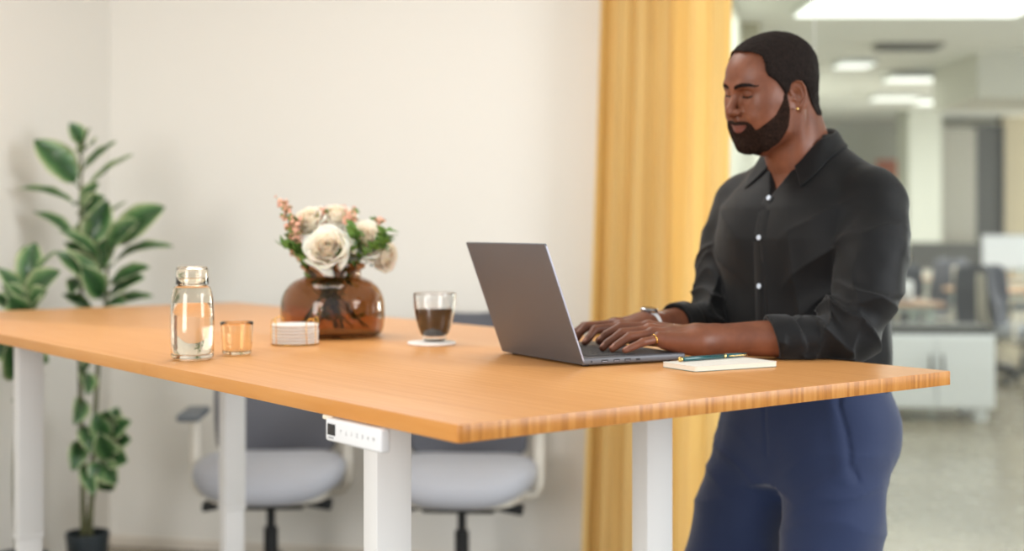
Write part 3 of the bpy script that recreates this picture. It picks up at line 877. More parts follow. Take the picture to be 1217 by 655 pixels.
for guide, dd, kind, lb, sd in sprigs:
    rnd = random.Random(sd)
    top = [vp(px, py, dd) for px, py in guide]
    b0 = top[0]
    nk = mouth + np.array([np.clip(b0[0] - mouth[0], -0.05, 0.05) * 0.9, np.clip((b0[1] - mouth[1]), -0.045, 0.045), -0.012])
    ft = vfloor + np.array([-(b0[0] - vc[0]) * 1.0 + rnd.uniform(-.02, .02), rnd.uniform(-0.05, 0.05), 0])
    path = smooth_path([ft, (ft + nk) / 2 + [rnd.uniform(-.012, .012), 0, 0], nk] + top, 6)
    r = empty('flower_sprig', b0, 0, lb, 'flower sprig', 'filler sprigs in the amber vase')
    obj('stem', tube(path, [0.0022 - 0.0012 * i / len(path) for i in range(len(path))], 6), M_stemd, r, off=b0)
    lv, bl = [], []
    for i in range(14, len(path)):
        for rep in range(4):
            aa = rnd.uniform(0, 6.28)
            dr = np.array([math.cos(aa), math.sin(aa), rnd.uniform(0.1, 0.9)])
            if (kind == 'leaf' and rep < 3) or (kind != 'leaf' and rnd.random() < 0.55):
                L = rnd.uniform(0.014, 0.026) * (1.35 if kind == 'leaf' else 1)
                lv.append(turn(sprig_leaf(L, L * 0.5), dr, path[i] - b0, aa))
            if kind != 'leaf':
                q = path[i] + dr * rnd.uniform(0.006, 0.017) - b0
                bl.append(turn(blossom(rnd.uniform(0.0048, 0.0072), i), dr, q))
    # greenery below water line too
    for i in range(2, 12):
        aa = rnd.uniform(0, 6.28); dr = np.array([math.cos(aa), math.sin(aa), rnd.uniform(-.2, 0.6)])
        L = rnd.uniform(0.018, 0.032); lv.append(turn(sprig_leaf(L, L * 0.38), dr, path[i] - b0, aa))
    obj('foliage', join(*lv), M_gleaf, r)
    if bl: obj('blossoms', join(*bl), M_pink, r)

# ------------------------------------------------------------------ laptop
M_alu = mat('dark_aluminium', srgb(112, 113, 118), 0.5, 0.6, bump=0.02, bscale=900)
M_aluL = mat('aluminium_edge', srgb(150, 148, 156), 0.3, 0.9)
M_key = mat('key_cap', srgb(44, 44, 48), 0.55)
M_deck = mat('keyboard_deck', srgb(92, 92, 98), 0.45, 0.5)
M_screen = mat('laptop_screen', srgb(20, 22, 28), 0.15)
L0 = np.array([0.128, 2.425]); LW = np.array([-0.4775, 0.8786]); LE = np.array([0.8786, 0.4775])
lap_w, lap_d, lap_h = 0.312, 0.226, 0.0145
# local x from the hinge towards the user, local y along the hinge, away from the camera
lrz = math.atan2(LE[1], LE[0])
lap = empty('laptop', (L0[0], L0[1], TZ + 0.0018), lrz, 'open dark grey laptop he is typing on', 'laptop')
bs = obj('base', box((lap_d, lap_w, lap_h - 0.002), (lap_d / 2, lap_w / 2, lap_h / 2 + 0.001), 0.003, 3), M_alu, lap, smooth=True, angle=40)
for x_ in (0.02, 0.2):
    for y_ in (0.025, lap_w - 0.025): obj('rubber_foot', lathe([(0, -0.0017), (0.008, -0.0017), (0.008, 0.001), (0, 0.001)], 16, (x_, y_, 0)), M_black, bs)
obj('deck', box((lap_d - 0.012, lap_w - 0.008, 0.0008), (lap_d / 2 + 0.002, lap_w / 2, lap_h + 0.0002), 0.0003, 1), M_deck, lap, smooth=False)
keys = []
kx0, ky0, kw, kg = 0.024, 0.020, 0.0158, 0.0028
rows = [([1] * 14, 0.009), ([1] * 13 + [1.55], kw), ([1.5] + [1] * 12 + [1.05], kw), ([1.8] + [1] * 11 + [1.8], kw), ([2.3] + [1] * 10 + [2.3], kw), ([1, 1, 1, 1.2, 5.6, 1.2, 1, 1, 1.1], kw)]
x_ = kx0
for ws, hh in rows:
    tot = sum(ws); span = lap_w - 2 * ky0; y_ = lap_w - ky0; unit = (span - kg * (len(ws) - 1)) / tot
    for w_ in ws:
        keys.append(box((hh, w_ * unit, 0.0016), (x_ + hh / 2, y_ - w_ * unit / 2, lap_h + 0.0012), 0.0006, 1)); y_ -= w_ * unit + kg
    x_ += hh + kg
obj('keyboard', join(*keys), M_key, lap, smooth=False)
obj('touchpad', box((0.068, 0.115, 0.0006), (0.180, lap_w / 2, lap_h + 0.0006), 0.0002, 1), M_alu, lap, smooth=False)
# ports on the near side
for i_, (xx, ww, hh) in enumerate(((0.018, 0.0036, 0.0036), (0.046, 0.0145, 0.0050), (0.072, 0.0135, 0.0048), (0.096, 0.0135, 0.0048), (0.119, 0.0095, 0.0030))):
    if i_ == 0: v_f = xf(lathe([(0, -0.0006), (0.0019, -0.0006), (0.0019, 0.0003), (0, 0.0003)], 16), (xx, 0, 0.0078), (math.pi / 2, 0, 0))
    else: v_f = box((ww, 0.0010, hh), (xx, 0.0001, 0.0078), 0.0004, 1)
    pt = obj('port', v_f, M_black, bs, smooth=False)
    if i_ in (1, 2, 3): obj('contact', box((ww * 0.75, 0.0008, hh * 0.28), (xx, -0.0004, 0.0072)), M_aluL, pt, smooth=False)
th = math.radians(20.5); LL = 0.232
hx, hz = 0.006, lap_h - 0.001
lid = obj('lid', box((0.0052, lap_w, LL), (0, lap_w / 2, LL / 2 - 0.005), 0.0024, 3), M_alu, lap, smooth=True, angle=40)
lid.location = (hx - 0.005, 0, hz - 0.004); lid.rotation_euler = (0, -th, 0)
for y_ in (-0.0002, lap_w + 0.0002): obj('lid_edge', box((0.0032, 0.0006, LL - 0.010), (0.0003, y_, LL / 2 - 0.005)), M_aluL, lid, smooth=False)
obj('screen', box((0.0004, lap_w - 0.012, LL - 0.026), (0.0027, lap_w / 2, LL / 2)), M_screen, lid, smooth=False)
obj('hinge', tube([(hx - 0.004, 0.05, hz - 0.002), (hx - 0.004, lap_w - 0.05, hz - 0.002)], 0.0042, 12), M_black, lap)

# ------------------------------------------------------------------ notebook and pen
a = NT('page_block'); tc = a.n('ShaderNodeTexCoord'); wv = a.n('ShaderNodeTexWave', bands_direction='Z', inp={'Scale': 220.0, 'Distortion': 0.3})
cr = a.n('ShaderNodeValToRGB'); cr.color_ramp.elements[0].color = srgb(226, 218, 200); cr.color_ramp.elements[1].color = srgb(234, 229, 216)
b = a.n('ShaderNodeBsdfPrincipled', inp={'Roughness': 0.8}); a.l(tc.outputs['Object'], wv.inputs['Vector']); a.l(wv.outputs['Fac'], cr.inputs[0]); a.l(cr.outputs[0], b.inputs['Base Color']); a.l(b.outputs[0], a.out.inputs[0]); M_pages = a.m
a = NT('dotted_cover'); tc = a.n('ShaderNodeTexCoord'); mp = a.n('ShaderNodeMapping'); mp.inputs['Scale'].default_value = (230, 230, 0)
vo_ = a.n('ShaderNodeTexVoronoi', inp={'Scale': 1.0, 'Randomness': 0.0}); cr = a.n('ShaderNodeValToRGB'); cr.color_ramp.elements[0].position = 0.16; cr.color_ramp.elements[1].position = 0.26
cr.color_ramp.elements[0].color = srgb(206, 204, 196); cr.color_ramp.elements[1].color = srgb(232, 229, 221)
b = a.n('ShaderNodeBsdfPrincipled', inp={'Roughness': 0.7}); a.l(tc.outputs['Object'], mp.inputs[0]); a.l(mp.outputs[0], vo_.inputs['Vector']); a.l(vo_.outputs['Distance'], cr.inputs[0]); a.l(cr.outputs[0], b.inputs['Base Color']); a.l(b.outputs[0], a.out.inputs[0]); M_dot = a.m
NB_H = 0.0095
def onh(px, py, h):
    d = (CAMZ - TZ - h) * FPX / (py - HY); return np.array([(px - CX) * d / FPX, d])
nL, nF, nR = onh(804, 428.5, NB_H), onh(826, 436.2, NB_H), onh(924.5, 430, NB_H)
eu = (nR - nF); lu = np.linalg.norm(eu); eu /= lu; ev_ = np.array([-eu[1], eu[0]]); lv_ = 0.098
nrz = math.atan2(eu[1], eu[0])
nb = empty('notebook', (nF[0], nF[1], TZ + EPS), nrz, 'small cream notebook lying under the green pen', 'notebook')
def rr_pts(x0, y0, x1, y1, r_, n=5):
    out = []
    for cx_, cy_, a0 in ((x0 + r_, y0 + r_, 180), (x1 - r_, y0 + r_, 270), (x1 - r_, y1 - r_, 0), (x0 + r_, y1 - r_, 90)):
        for k in range(n + 1):
            w_ = math.radians(a0 + 90 * k / n); out.append((cx_ + r_ * math.cos(w_), cy_ + r_ * math.sin(w_)))
    return out
obj('page_block', prism(rr_pts(0.0006, 0.0006, lu - 0.0006, lv_ - 0.0006, 0.005), 0.0008, NB_H - 0.0008), M_pages, nb, smooth=True, angle=30)
obj('front_cover', prism(rr_pts(0, 0, lu, lv_, 0.006), NB_H - 0.0008, NB_H), M_dot, nb, smooth=True, angle=30)
obj('back_cover', prism(rr_pts(0, 0, lu, lv_, 0.006), 0, 0.0008), mat('green_edge_cover', srgb(120, 140, 130), 0.6), nb, smooth=True, angle=30)

M_teal = mat('teal_lacquer', srgb(30, 84, 88), 0.25, coat=0.6)
M_brass = mat('polished_brass', srgb(226, 190, 118), 0.16, 1.0)
pr = 0.0044
pz = NB_H + pr + EPS * 1.5
pa = onh(808.5, 427.2, pz); pb = onh(888, 421.2, pz)
pdv = pb - pa; plen = np.linalg.norm(pdv); prz = math.atan2(pdv[1], pdv[0])
pen = empty('pen', (pa[0], pa[1], TZ + pz), prz, 'dark teal ballpoint pen with brass fittings resting on the notebook', 'pen')
def lx(prof, seg=24):
    v, f = lathe(prof, seg); return np.stack([v[:, 2], v[:, 0], v[:, 1]], 1), f
obj('brass_end', lx([(0, -0.0045), (0.003, -0.0040), (0.0046, -0.001), (0.0046, 0.0025), (0.0034, 0.005), (0, 0.0052)]), M_brass, pen)
obj('lower_barrel', lx([(0, 0.004), (0.0033, 0.004), (0.0042, 0.010), (0.0044, 0.04), (0.0043, plen * 0.64), (0, plen * 0.64)]), M_teal, pen)
obj('brass_ring', lx([(0, plen * 0.635), (0.0047, plen * 0.635), (0.0047, plen * 0.655), (0, plen * 0.655)]), M_brass, pen, smooth=True, angle=40)
obj('cap', lx([(0, plen * 0.655), (0.0043, plen * 0.655), (0.0041, plen * 0.85), (0.0030, plen * 0.985), (0, plen)]), M_teal, pen)
clip = smooth_path([(plen * 0.98, -0.0035, 0.001), (plen * 0.94, -0.0062, 0.0005), (plen * 0.80, -0.0062, 0.0), (plen * 0.69, -0.0052, 0.0)], 5)
obj('clip', tube(clip, 0.0009, 6), M_brass, pen)
# ------------------------------------------------------------------ task chairs by the wall
M_seat = mat('light_grey_fabric', srgb(176, 179, 188), 0.9, bump=0.25, bscale=700, sheen=0.2)
M_mesh = mat('grey_mesh_fabric', srgb(98, 99, 106), 0.85, bump=0.4, bscale=500)
M_cream = mat('cream_frame_plastic', srgb(226, 220, 208), 0.45)
M_pad = mat('grey_arm_pad', srgb(106, 112, 118), 0.6)
M_blk = mat('black_nylon', srgb(22, 24, 26), 0.4)

def sup(a_, b_, n, t):
    c_, s_ = math.cos(t), math.sin(t)
    return (a_ * abs(c_) ** (2 / n) * (1 if c_ >= 0 else -1), b_ * abs(s_) ** (2 / n) * (1 if s_ >= 0 else -1))

def make_chair(label, loc, rz):
    "faces -y"
    r = empty('office_chair', loc, rz, label, 'chair', 'grey task chairs against the wall')
    # seat cushion: stacked super-ellipses, waterfall front
    rings = []
    lv = [(q_[0] - 0.036, q_[1], q_[2]) for q_ in [(0.425, 0.18, 0.17), (0.428, 0.235, 0.225), (0.445, 0.262, 0.250), (0.475, 0.272, 0.260), (0.505, 0.268, 0.256), (0.522, 0.245, 0.235), (0.529, 0.18, 0.18), (0.530, 0.08, 0.08)]]
    V, F = [], []
    ns = 48
    for z_, a_, b_ in lv:
        for k in range(ns):
            x_, y_ = sup(a_, b_, 2.8, 2 * math.pi * k / ns)
            dz = -0.035 * sstep(0.12, 0.27, -y_) + 0.012 * (abs(x_) / 0.27) ** 2
            V.append((x_, y_ - 0.02, z_ + dz))
    for i in range(len(lv) - 1):
        for k in range(ns): F.append((i * ns + k, i * ns + (k + 1) % ns, (i + 1) * ns + (k + 1) % ns, (i + 1) * ns + k))
    F.append(tuple(range(ns))[::-1]); F.append(tuple((len(lv) - 1) * ns + k for k in range(ns)))
    obj('seat', (np.array(V), F), M_seat, r)
    # back rest, curved, with a lumbar swell
    n_, m_ = 26, 30
    pts = np.zeros((n_, m_, 3))
    for i in range(n_):
        for j in range(m_):
            s = -1 + 2 * i / (n_ - 1); t = j / (m_ - 1)
            hw = 0.225 * (0.93 + 0.10 * math.sin(math.pi * (t * 0.9 + 0.1))) * min(1, (0.62 + 2.2 * min(t, 1 - t) ** 0.6))
            z_ = 0.468 + 0.540 * t
            y_ = 0.235 - 0.045 * math.sin(math.pi * min(t * 1.6, 1)) * (1 - t) + 0.05 * t - 0.05 * (s * s) + 0.02
            pts[i, j] = (s * hw, y_, z_)
    bk = obj('backrest', gridmesh(pts), M_mesh, r); solidify(bk, 0.022)
    path = smooth_path([(0, 0.31, 0.94), (0, 0.315, 0.80), (0, 0.31, 0.62), (0, 0.26, 0.45), (0, 0.12, 0.375), (0, 0.0, 0.365)], 6)
    obj('back_support', tube(path, 0.022, 10), M_cream, r)
    obj('seat_pan', prism([(x_, y_ - 0.02) for x_, y_ in [sup(0.215, 0.205, 3, 2 * math.pi * k / 32) for k in range(32)]], 0.361, 0.388, 0.006), M_cream, r, smooth=True, angle=40)
    for s in (-1, 1):
        arm = smooth_path([(s * 0.13, 0.02, 0.370), (s * 0.24, 0.03, 0.366), (s * 0.268, 0.03, 0.39), (s * 0.276, 0.03, 0.44), (s * 0.277, 0.025, 0.60), (s * 0.277, 0.02, 0.640)], 6)
        a_ = obj('armrest', tube(arm, [0.018] * 12 + [0.021] * (len(arm) - 12), 10), M_cream, r)
        obj('arm_pad', xf(box((0.085, 0.25, 0.028), (0, 0, 0), 0.012, 3), (s * 0.277, -0.01, 0.658)), M_pad, a_, smooth=True, angle=50)
    # tilt lever paddle under the seat
    for s in (-1, 1):
        v, f = box((0.13, 0.05, 0.016), (0, 0, 0), 0.006, 2)
        v = v.copy(); v[:, 1] *= 1 + 0.5 * (v[:, 0] * s > 0); v[:, 2] *= 1 + 1.0 * (v[:, 0] * s > 0)
        obj('lever', xf((v, f), (s * 0.165, -0.10, 0.346), (0, s * 0.10, 0)), M_blk, r, smooth=True, angle=50)
    obj('mechanism', box((0.26, 0.20, 0.03), (0, -0.03, 0.342), 0.01), M_blk, r, smooth=True, angle=50)
    obj('gas_column', lathe([(0, 0.10), (0.026, 0.10), (0.026, 0.24), (0.016, 0.241), (0.016, 0.335), (0, 0.335)], 24), M_blk, r, smooth=True, angle=40)
    hub = obj('base_hub', lathe([(0, 0.075), (0.036, 0.075), (0.038, 0.11), (0.03, 0.125), (0, 0.125)], 24), M_blk, r, smooth=True, angle=40)
    for k in range(5):
        t = 2 * math.pi * k / 5 + 0.3; e = np.array([math.cos(t), math.sin(t), 0])
        lg = obj('base_leg', tube([e * 0.03 + [0, 0, 0.098], e * 0.15 + [0, 0, 0.09], e * 0.30 + [0, 0, 0.07]], [0.022, 0.018, 0.014], 10), M_blk, r)
        w_ = [xf(lathe([(0, -0.009), (0.024, -0.009), (0.0275, -0.005), (0.0275, 0.005), (0.024, 0.009), (0, 0.009)], 20), tuple(e * 0.30 + [q * 0.014 * -math.sin(t), q * 0.014 * math.cos(t), 0.0282]), (math.pi / 2, 0, t)) for q in (-1, 1)]
        obj('caster', join(*w_), M_blk, lg)
    return r
ch1 = make_chair('grey task chair on the left, between the two far table legs', (at_d(322, 4.92), 4.92, 0), math.radians(4))
ch2 = copy_tree(ch1); ch2.location = (at_d(549, 4.86), 4.86, 0); ch2.rotation_euler = (0, 0, math.radians(-4))
for px_, d_, a_, lb_ in ((1172, 12.2, 150, 'grey task chair far behind the glass, under the right hand office desk'), (1112, 14.4, 200, 'grey task chair deepest in the office, below the dark screen'),
                        (1216, 11.6, 60, 'grey task chair behind the glass, half cut by the right edge'), (1062, 12.3, 170, 'grey task chair in the office right beside his elbow')):
    ch3 = copy_tree(ch1); ch3.location = (at_d(px_, d_), d_, 0); ch3.rotation_euler = (0, 0, math.radians(a_)); ch3['label'] = lb_; ch3['group'] = 'task chairs in the office behind the glass'
ch2['label'] = 'grey task chair on the right, behind the near table leg'

# ------------------------------------------------------------------ rubber plants
a = NT('rubber_plant_leaf')
at = a.n('ShaderNodeAttribute', attribute_name='edge'); tc = a.n('ShaderNodeTexCoord')
nz = a.n('ShaderNodeTexNoise', inp={'Scale': 22.0, 'Detail': 3.0}); a.l(tc.outputs['Object'], nz.inputs['Vector'])
mu = a.n('ShaderNodeMath', operation='MULTIPLY_ADD'); mu.inputs[1].default_value = 0.35; a.l(nz.outputs['Fac'], mu.inputs[0]); a.l(at.outputs['Fac'], mu.inputs[2])
cr = a.n('ShaderNodeValToRGB'); e = cr.color_ramp.elements
e[0].position = 0.10; e[0].color = srgb(104, 138, 88); e[1].position = 1.16 / 1.2; e[1].color = srgb(206, 214, 170)
q = e.new(0.2); q.color = srgb(44, 80, 46); q = e.new(0.5); q.color = srgb(66, 110, 62); q = e.new(0.78); q.color = srgb(116, 152, 96)
sc_ = a.n('ShaderNodeMath', operation='MULTIPLY'); sc_.inputs[1].default_value = 0.85; a.l(mu.outputs[0], sc_.inputs[0]); a.l(sc_.outputs[0], cr.inputs[0])
b = a.n('ShaderNodeBsdfPrincipled', inp={'Roughness': 0.3, 'Coat Weight': 0.3}); a.l(cr.outputs[0], b.inputs['Base Color'])
tr = a.n('ShaderNodeBsdfTranslucent'); a.l(cr.outputs[0], tr.inputs[0]); ms = a.n('ShaderNodeMixShader'); ms.inputs[0].default_value = 0.22
a.l(b.outputs[0], ms.inputs[1]); a.l(tr.outputs[0], ms.inputs[2]); a.l(ms.outputs[0], a.out.inputs[0])
M_ficus = a.m
M_bark = mat('green_brown_bark', srgb(96, 98, 66), 0.7, vary=0.3, vscale=30)
M_pot = mat('dark_pot', srgb(44, 52, 56), 0.5)
M_soil = mat('soil', srgb(58, 44, 34), 0.95, bump=0.8, bscale=90)

def ficus_leaf(base, tip, W, up, cup=0.25, droop=0.12):
    base = np.asarray(base, float); tip = np.asarray(tip, float)
    ax = tip - base; L = np.linalg.norm(ax); ax /= L
    up = np.asarray(up, float); up = up - ax * (up @ ax); up /= np.linalg.norm(up); sd = np.cross(ax, up)
    n_, m_ = 15, 9
    pts = np.zeros((n_, m_, 3)); E = np.zeros((n_, m_))
    for i in range(n_):
        t = i / (n_ - 1)
        w_ = W * 0.5 * (math.sin(math.pi * min(max((t - 0.07) / 0.93, 0), 1) ** 0.92) ** 0.72 if t > 0.07 else 0.02)
        w_ = max(w_, 0.0018)
        for j in range(m_):
            s = -1 + 2 * j / (m_ - 1)
            pts[i, j] = base + ax * L * t + sd * s * w_ + up * (cup * w_ * abs(s) ** 1.3 + droop * L * math.sin(math.pi * t) + 0.0022 * math.sin(s * 5 + t * 20))
            E[i, j] = abs(s)
    return gridmesh(pts), E.ravel()

def make_plant(label, pot_c, pot_r, pot_h, stems, leaves, seed):
    r = empty('rubber_plant', pot_c, 0, label, 'plant')
    off = np.asarray(pot_c, float)
    pot = lathe([(0, 0.0), (pot_r * 0.78, 0.0), (pot_r * 0.82, 0.01), (pot_r * 0.97, pot_h - 0.02), (pot_r, pot_h - 0.02), (pot_r, pot_h), (pot_r * 0.93, pot_h), (pot_r * 0.9, pot_h - 0.03), (0, pot_h - 0.03)], 40)
    p_ = obj('pot', pot, M_pot, r, smooth=True, angle=35)
    obj('soil', lathe([(0, pot_h - 0.022), (pot_r * 0.88, pot_h - 0.026), (pot_r * 0.88, pot_h - 0.029), (0, pot_h - 0.029)], 32), M_soil, p_)
    for s in stems:
        pth = smooth_path(s, 6); n = len(pth)
        obj('stem', tube(pth, [0.011 - 0.006 * i / n for i in range(n)], 8), M_bark, r, off=off)
    rnd = random.Random(seed)
    vfs, Es = [], []
    for (b_, t_, W, up) in leaves:
        vf, E = ficus_leaf(b_, t_, W, up, rnd.uniform(0.15, 0.4), rnd.uniform(0.02, 0.13)); vfs.append(vf); Es.append(E)
        # leaf stalk
        vfs.append(tube([np.asarray(b_) - (np.asarray(t_) - b_) * 0.16, np.asarray(b_) + (np.asarray(t_) - b_) * 0.08], 0.003, 5)); Es.append(np.zeros(10))
    o = obj('foliage', join(*vfs), M_ficus, r, off=off)
    set_attr(o, 'edge', np.concatenate(Es)); solidify(o, 0.0012)
    return r

DP = 4.95
pot1 = P(104, HY + 1.33 * FPX / DP, DP); pot1[2] = 0.0
def pp(px, py, dd=0.0): return P(px, py, DP + dd)
st1 = [[pp(99, 640), pp(98, 560, -0.02), pp(95, 430, -0.03), pp(97, 330), pp(96, 250), pp(97, 165)],
       [pp(107, 640), pp(110, 560, 0.02), pp(117, 430, 0.0), pp(126, 360), pp(128, 300)],
       [pp(104, 640, 0.03), pp(108, 600, 0.05), pp(118, 560, 0.06), pp(126, 520, 0.05), pp(134, 490, 0.05)]]
# base px, base py, tip px, tip py, width px, depth change at base and tip, which way the upper face looks
LV = [
 (97, 172, 82, 146, 20, 0.0, -0.04, (1, -1, .4)), (97, 190, 107, 152, 18, 0, .03, (-1, -1, .5)), (99, 180, 112, 170, 24, 0, -0.1, (0, -1, 1)),
 (93, 222, 40, 166, 36, 0, -0.06, (.5, -1, .7)), (96, 205, 138, 168, 16, 0, .05, (-.3, -.7, 1)), (97, 236, 158, 184, 17, 0, -0.03, (-.3, -.5, 1)),
 (92, 243, 22, 224, 18, 0, -0.05, (.2, -.4, 1)), (95, 250, 118, 218, 22, 0, -.08, (-.6, -1, .4)), (92, 288, 40, 252, 17, 0, 0, (.4, -.6, 1)),
 (97, 262, 125, 234, 26, 0, -.10, (-.5, -1, .5)), (104, 296, 128, 238, 30, 0, .02, (.2, -1, .2)), (108, 285, 150, 240, 14, 0.0, .1, (-.4, -.5, 1)),
 (127, 292, 196, 246, 40, 0, -0.05, (-.3, -1, .6)), (127, 306, 165, 262, 30, 0, -.15, (-.4, -1, .5)), (129, 318, 206, 293, 22, 0, -.03, (-.1, -.5, 1)),
 (122, 316, 70, 274, 18, 0, -.08, (.2, -.7, 1)), (118, 330, 76, 288, 26, 0, -.06, (.4, -.8, .9)), (121, 346, 66, 300, 30, 0, -.1, (.4, -.9, .8)),
 (126, 340, 178, 318, 24, 0, -.08, (-.2, -.8, .9)), (126, 352, 172, 330, 24, 0, -.1, (-.2, -.8, .8)), (122, 356, 96, 316, 26, 0, -.12, (.5, -1, .3)),
 (120, 366, 182, 352, 20, 0, .0, (0, -.6, 1)), (112, 372, 74, 350, 18, 0, -.05, (.2, -.8, 1)), (118, 372, 150, 360, 22, 0, -.12, (0, -.8, 1)),
 (98, 330, 84, 350, 18, 0, -.1, (0, -1, .4)), (118, 330, 140, 268, 26, 0, .08, (-.2, -1, .2)), (96, 300, 108, 262, 22, 0, .1, (0, -1, .3)),
 (96, 420, 40, 400, 24, 0, -.1, (.2, -.6, 1)), (96, 440, 104, 470, 20, 0, -.1, (1, -1, .2)), (97, 470, 88, 505, 20, 0, -.1, (1, -1, .2)), (95, 455, 108, 430, 18, 0, -.1, (-.5, -1, .4)),
 (96, 520, 86, 560, 20, 0, -.08, (.6, -1, .2)), (97, 545, 112, 590, 16, 0, -.1, (.4, -1, .2)), (98, 505, 110, 540, 18, 0, -.1, (.4, -1, .2)),
 (126, 528, 112, 490, 22, 0, -.06, (.3, -1, .3)), (130, 520, 140, 484, 24, 0, .02, (-.2, -1, .3)), (130, 520, 156, 500, 22, 0, -.05, (-.4, -1, .4)),
 (130, 530, 156, 522, 24, 0, -.05, (-.3, -1, .4)), (128, 540, 152, 548, 24, 0, -.08, (-.3, -1, .3)), (124, 548, 140, 574, 24, 0, -.08, (-.3, -1, .2)),
 (122, 550, 108, 572, 22, 0, -.06, (.3, -1, .3)), (124, 560, 130, 584, 20, 0, .05, (0, -1, .2)), (133, 505, 128, 488, 20, 0, -.1, (0, -1, .3)), (132, 548, 118, 515, 24, 0, -.12, (.2, -1, .2)),
]
def mk(LV, dp0):
    out = []
    for bx_, by_, tx, ty, w_, d0, d1, up in LV:
        out.append((P(bx_, by_, dp0 + d0), P(tx, ty, dp0 + d1), w_ * 1.22 * dp0 / FPX, up))
    return out
make_plant('large rubber plant in a dark pot in the corner, rising behind the table', pot1, 0.078, 0.215, st1, mk(LV, DP), 3)
DQ = 4.62
pot2 = P(22, HY + 1.33 * FPX / DQ, DQ); pot2[2] = 0
def pq(px, py, dd=0.0): return P(px, py, DQ + dd)
st2 = [[pq(22, 668), pq(18, 560), pq(26, 440), pq(32, 380), pq(36, 330)]]
LV2 = [
 (34, 345, 42, 288, 28, 0, .02, (0, -1, .3)), (36, 350, 30, 292, 22, 0, .1, (.3, -1, .3)), (36, 352, 68, 298, 14, 0, -.02, (-.6, -.8, .8)), (34, 362, -4, 318, 20, 0, -.04, (.4, -.7, .8)),
 (34, 366, 72, 322, 36, 0, -.08, (-.3, -1, .6)), (32, 370, 2, 338, 24, 0, -.06, (.4, -.8, .8)), (34, 372, 56, 346, 30, 0, -.12, (-.2, -1, .5)), (30, 378, -12, 352, 26, 0, -.05, (.3, -.7, 1)),
 (32, 384, 10, 352, 26, 0, -.12, (.2, -1, .5)), (30, 396, 62, 376, 22, 0, -.05, (0, -.6, 1)),
 (26, 436, -14, 405, 36, 0, -.12, (.3, -1, .8)), (26, 440, 58, 430, 30, 0, -.1, (-.1, -.8, 1)), (26, 448, 8, 410, 36, 0, -.16, (.2, -1, .6)), (24, 460, 52, 446, 24, 0, -.08, (-.1, -.8, 1)),
 (24, 470, 44, 500, 18, 0, -.06, (-.1, -1, .5)), (36, 490, 14, 476, 14, 0, -.05, (.1, -.6, 1)), (36, 492, 48, 470, 16, 0, -.05, (.1, -1, .4)), (38, 510, 50, 524, 16, 0, -.05, (-.2, -1, .4)),
]
make_plant('smaller rubber plant left of the large one, cut by the left edge', pot2, 0.10, 0.21, st2, mk(LV2, DQ), 5)
# ------------------------------------------------------------------ the man
MO = np.array([0.618, 2.855, 0.0])
AL = np.array([U2[1], -U2[0], 0.0]); AF = np.array([-U2[0], -U2[1], 0.0])      # his left, his front
def mf(l, f, z): return MO + AL * l + AF * f + np.array([0, 0, z])
def tomf(X):
    q = X - MO.astype(np.float32)
    return np.stack([q @ AL.astype(np.float32), q @ AF.astype(np.float32), q[..., 2]], -1)
f32 = np.float32

# head frame: x to his right, y forward, z up; yaw and nod
HO = np.array([0.536, 2.80, 1.608])
phi = math.radians(36.3); nod = math.radians(13.5); roll = math.radians(7)
rv = np.array([0.982, -0.188, 0]); dv = np.array([0.188, 0.982, 0])
fw = -rv * math.cos(phi) - dv * math.sin(phi)
rt = np.cross(fw, [0, 0, 1.0])
fy = fw * math.cos(nod) - np.array([0, 0, 1.0]) * math.sin(nod)
uz = np.cross(rt, fy)
rt, uz = rt * math.cos(roll) + uz * math.sin(roll), -rt * math.sin(roll) + uz * math.cos(roll)
HR = np.stack([rt, fy, uz], 1)          # columns: local axes in the world
HS = 0.983
def toh(X): return ((X - HO.astype(f32)) @ HR.astype(f32)) / f32(HS)
def hw(p): return HO + HR @ (np.asarray(p, float) * HS)

def mir(Q):
    q = Q.copy(); q[..., 0] = np.abs(q[..., 0]); return q

def head_skull(Q):
    "Q in head frame; without ears"
    M = mir(Q)
    d = ell(Q, (0, -0.015, 0.045), (0.0765, 0.100, 0.081))
    d = smin(d, ell(Q, (0, -0.062, -0.005), (0.050, 0.040, 0.050)), 0.03)
    d = smin(d, ell(Q, (0, 0.026, 0.046), (0.064, 0.064, 0.062)), 0.02)
    d = smin(d, ell(Q, (0, 0.028, -0.018), (0.060, 0.058, 0.074)), 0.02)
    d = smin(d, ell(M, (0.030, 0.035, -0.062), (0.030, 0.045, 0.036)), 0.02)
    # jaw
    d = smin(d, chain(M, [(0.058, 0.004, -0.025), (0.052, 0.014, -0.066), (0.030, 0.055, -0.087), (0.010, 0.071, -0.092)], [0.017, 0.017, 0.016, 0.015]), 0.022)
    d = smin(d, ell(Q, (0, 0.071, -0.087), (0.019, 0.016, 0.017)), 0.016)
    # cheek bones and cheeks
    d = smin(d, ell(M, (0.045, 0.048, 0.000), (0.019, 0.026, 0.020)), 0.035)
    d = smin(d, ell(M, (0.036, 0.058, -0.034), (0.022, 0.022, 0.028)), 0.03)
    # muzzle
    d = smin(d, ell(Q, (0, 0.066, -0.050), (0.030, 0.026, 0.030)), 0.016)
    # brow
    d = smin(d, chain(M, [(0.006, 0.083, 0.030), (0.026, 0.084, 0.036), (0.044, 0.070, 0.034)], [0.009, 0.0095, 0.009]), 0.014)
    # eye sockets
    d = smax(d, -ell(M, (0.031, 0.094, 0.018), (0.016, 0.013, 0.010)), 0.012)
    d = smax(d, -ell(M, (0.016, 0.099, 0.014), (0.006, 0.009, 0.010)), 0.012)
    return d
EYE = (0.031, 0.0695, 0.0185)
